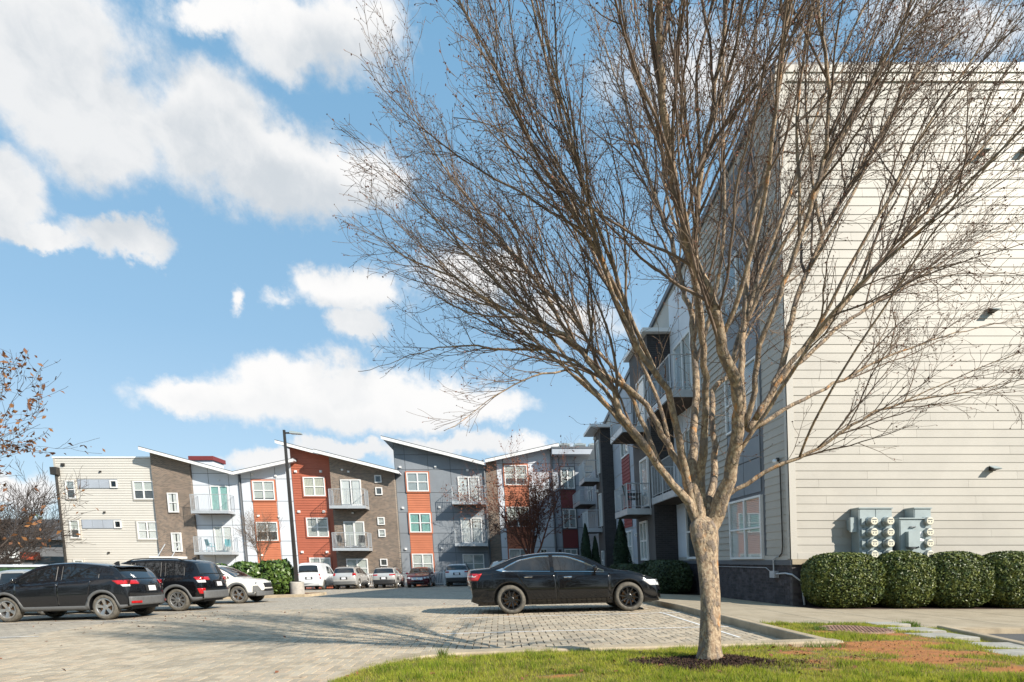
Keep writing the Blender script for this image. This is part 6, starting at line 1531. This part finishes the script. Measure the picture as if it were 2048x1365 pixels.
for x in (-50.5, -48.5, -46.0, -44.0): window(sp_, front(52), x, x+.9, -.3, 1.0, cols=1, rows=1, inside='none', d=.05)
MB().box(-48.9, -48.3, 51.5, 51.9, -1, 2.0).build('pier', 'sign_orange', sp_)
dm = thing('dumpster', 'long dark green skip with a pale lid behind the charcoal crossover', 'skip', (-24, 24.5, -.6))
MB().prism([(-26.5, 24.0, -.7), (-21.3, 24.0, -.7), (-21.3, 25.6, -.7), (-26.5, 25.6, -.7)], [(-26.8, 23.9, 1.0), (-21.1, 23.9, 1.0), (-21.1, 25.7, 1.0), (-26.8, 25.7, 1.0)]).build('bin', 'dumpster_green', dm)
MB().box(-26.85, -21.05, 23.85, 25.75, 1.003, 1.09).build('lid', 'white_panel', dm)
for k in range(5): MB().box(-26.3+1.2*k, -26.2+1.2*k, 23.80, 23.90, -.6, .98).build('rib', 'dumpster_green', dm)
SH = sheet
far_trees = []
for k in range(60):
    x = -95+random.uniform(-3, 3)+k*3.4
    far_trees.append((x, 118+random.uniform(-6, 6), random.uniform(3.5, 6.0)))
    far_trees.append((x*.9, -46+random.uniform(-4, 4), random.uniform(14, 20)))  # added unseen row behind the camera, kept tall to darken car reflections
    if k < 30: far_trees.append((-72+random.uniform(-4, 4), -40+k*5, random.uniform(6, 9)))
V = []
for x, y, h in far_trees:
    nn = 420; d = rng.normal(size=(nn, 3)); d /= np.linalg.norm(d, axis=1, keepdims=True); p = d*rng.uniform(.6, 1, (nn, 1))*np.array([3.2, 2.6, h*.55])+np.array([x, y, -1+h*.5]); V.append(p)
soup('treeline', leaves(np.concatenate(V), .45, None, 1, .7), 4, 'hedge_far', kind='stuff')

# ------------------------------------------------------------------ things on the balconies
def chair(label, x, y, z, rz, m, group=None, table=False):
    o = thing('balcony_table' if table else 'balcony_chair', label, 'table' if table else 'chair', (x, y, z), rz, group)
    if table:
        MB().box(-.35, .35, -.35, .35, .68, .72).build('top', m, o, local=True)
        for a, b in ((-1, -1), (1, -1), (1, 1), (-1, 1)): MB().box(a*.3-.02, a*.3+.02, b*.3-.02, b*.3+.02, 0, .68).build('leg', m, o, local=True)
        return o
    MB().box(-.24, .24, -.24, .24, .40, .44).build('seat', m, o, local=True)
    b = MB().prism([(-.24, .22, .46), (.24, .22, .46), (.24, .25, .46), (-.24, .25, .46)], [(-.24, .34, .98), (.24, .34, .98), (.24, .37, .98), (-.24, .37, .98)]); b.build('backrest', m, o, local=True)
    for a in (-1, 1):
        MB().tube([(a*.25, -.22, 0), (a*.25, -.22, .62), (a*.25, .26, .64)], .018, 5).build('armrest', m, o, local=True)
        MB().tube([(a*.22, .24, 0), (a*.22, .22, .42)], .018, 5).build('leg', m, o, local=True)
    return o
chair('black slatted chair on the lower balcony of the first brick bay', 5.65, 22.95, 3.39, R(60), 'bbq_dark')
chair('black table on the lower balcony of the first brick bay', 5.75, 23.7, 3.39, 0, 'bbq_dark', table=True)
chair('teal chair at left on the lower balcony of the white bay', -23.4, YF-.7, 2.03, R(150), 'teal_plastic')
chair('teal chair at right on the lower balcony of the white bay', -22.0, YF-.7, 2.03, R(210), 'teal_plastic')
chair('dark chair on the lower balcony of the brown brick bay', -12.6, YF-1.2, 2.33, R(160), 'bbq_dark')
chair('second dark chair, right of the door, lower balcony of the brown brick bay', -11.0, YF-1.2, 2.33, R(200), 'bbq_dark')
chair('white chair on the upper balcony of the second brick bay', 5.9, 34.9, 6.4, R(80), 'white_paint')
pt = thing('potted_plant', 'row of potted plants on the upper balcony of the grey bay', 'plant', (-2.2, YF-.9, 6.02))
for k in range(3): MB().lathe([(.10, 0), (.14, .25), (.12, .26)], 10, Matrix.Translation((k*.5-.6, 0, 0))).build('pot', 'dark_grey_paint', pt, local=True)
pp = np.array([(-2.2+random.uniform(-.9, .9), YF-.9+random.gauss(0, .1), 6.3+abs(random.gauss(.1, .16))) for _ in range(160)])
soup('foliage', leaves(pp, .07, None, 1, .4), 4, 'leaf_rust', pt, kind='stuff')
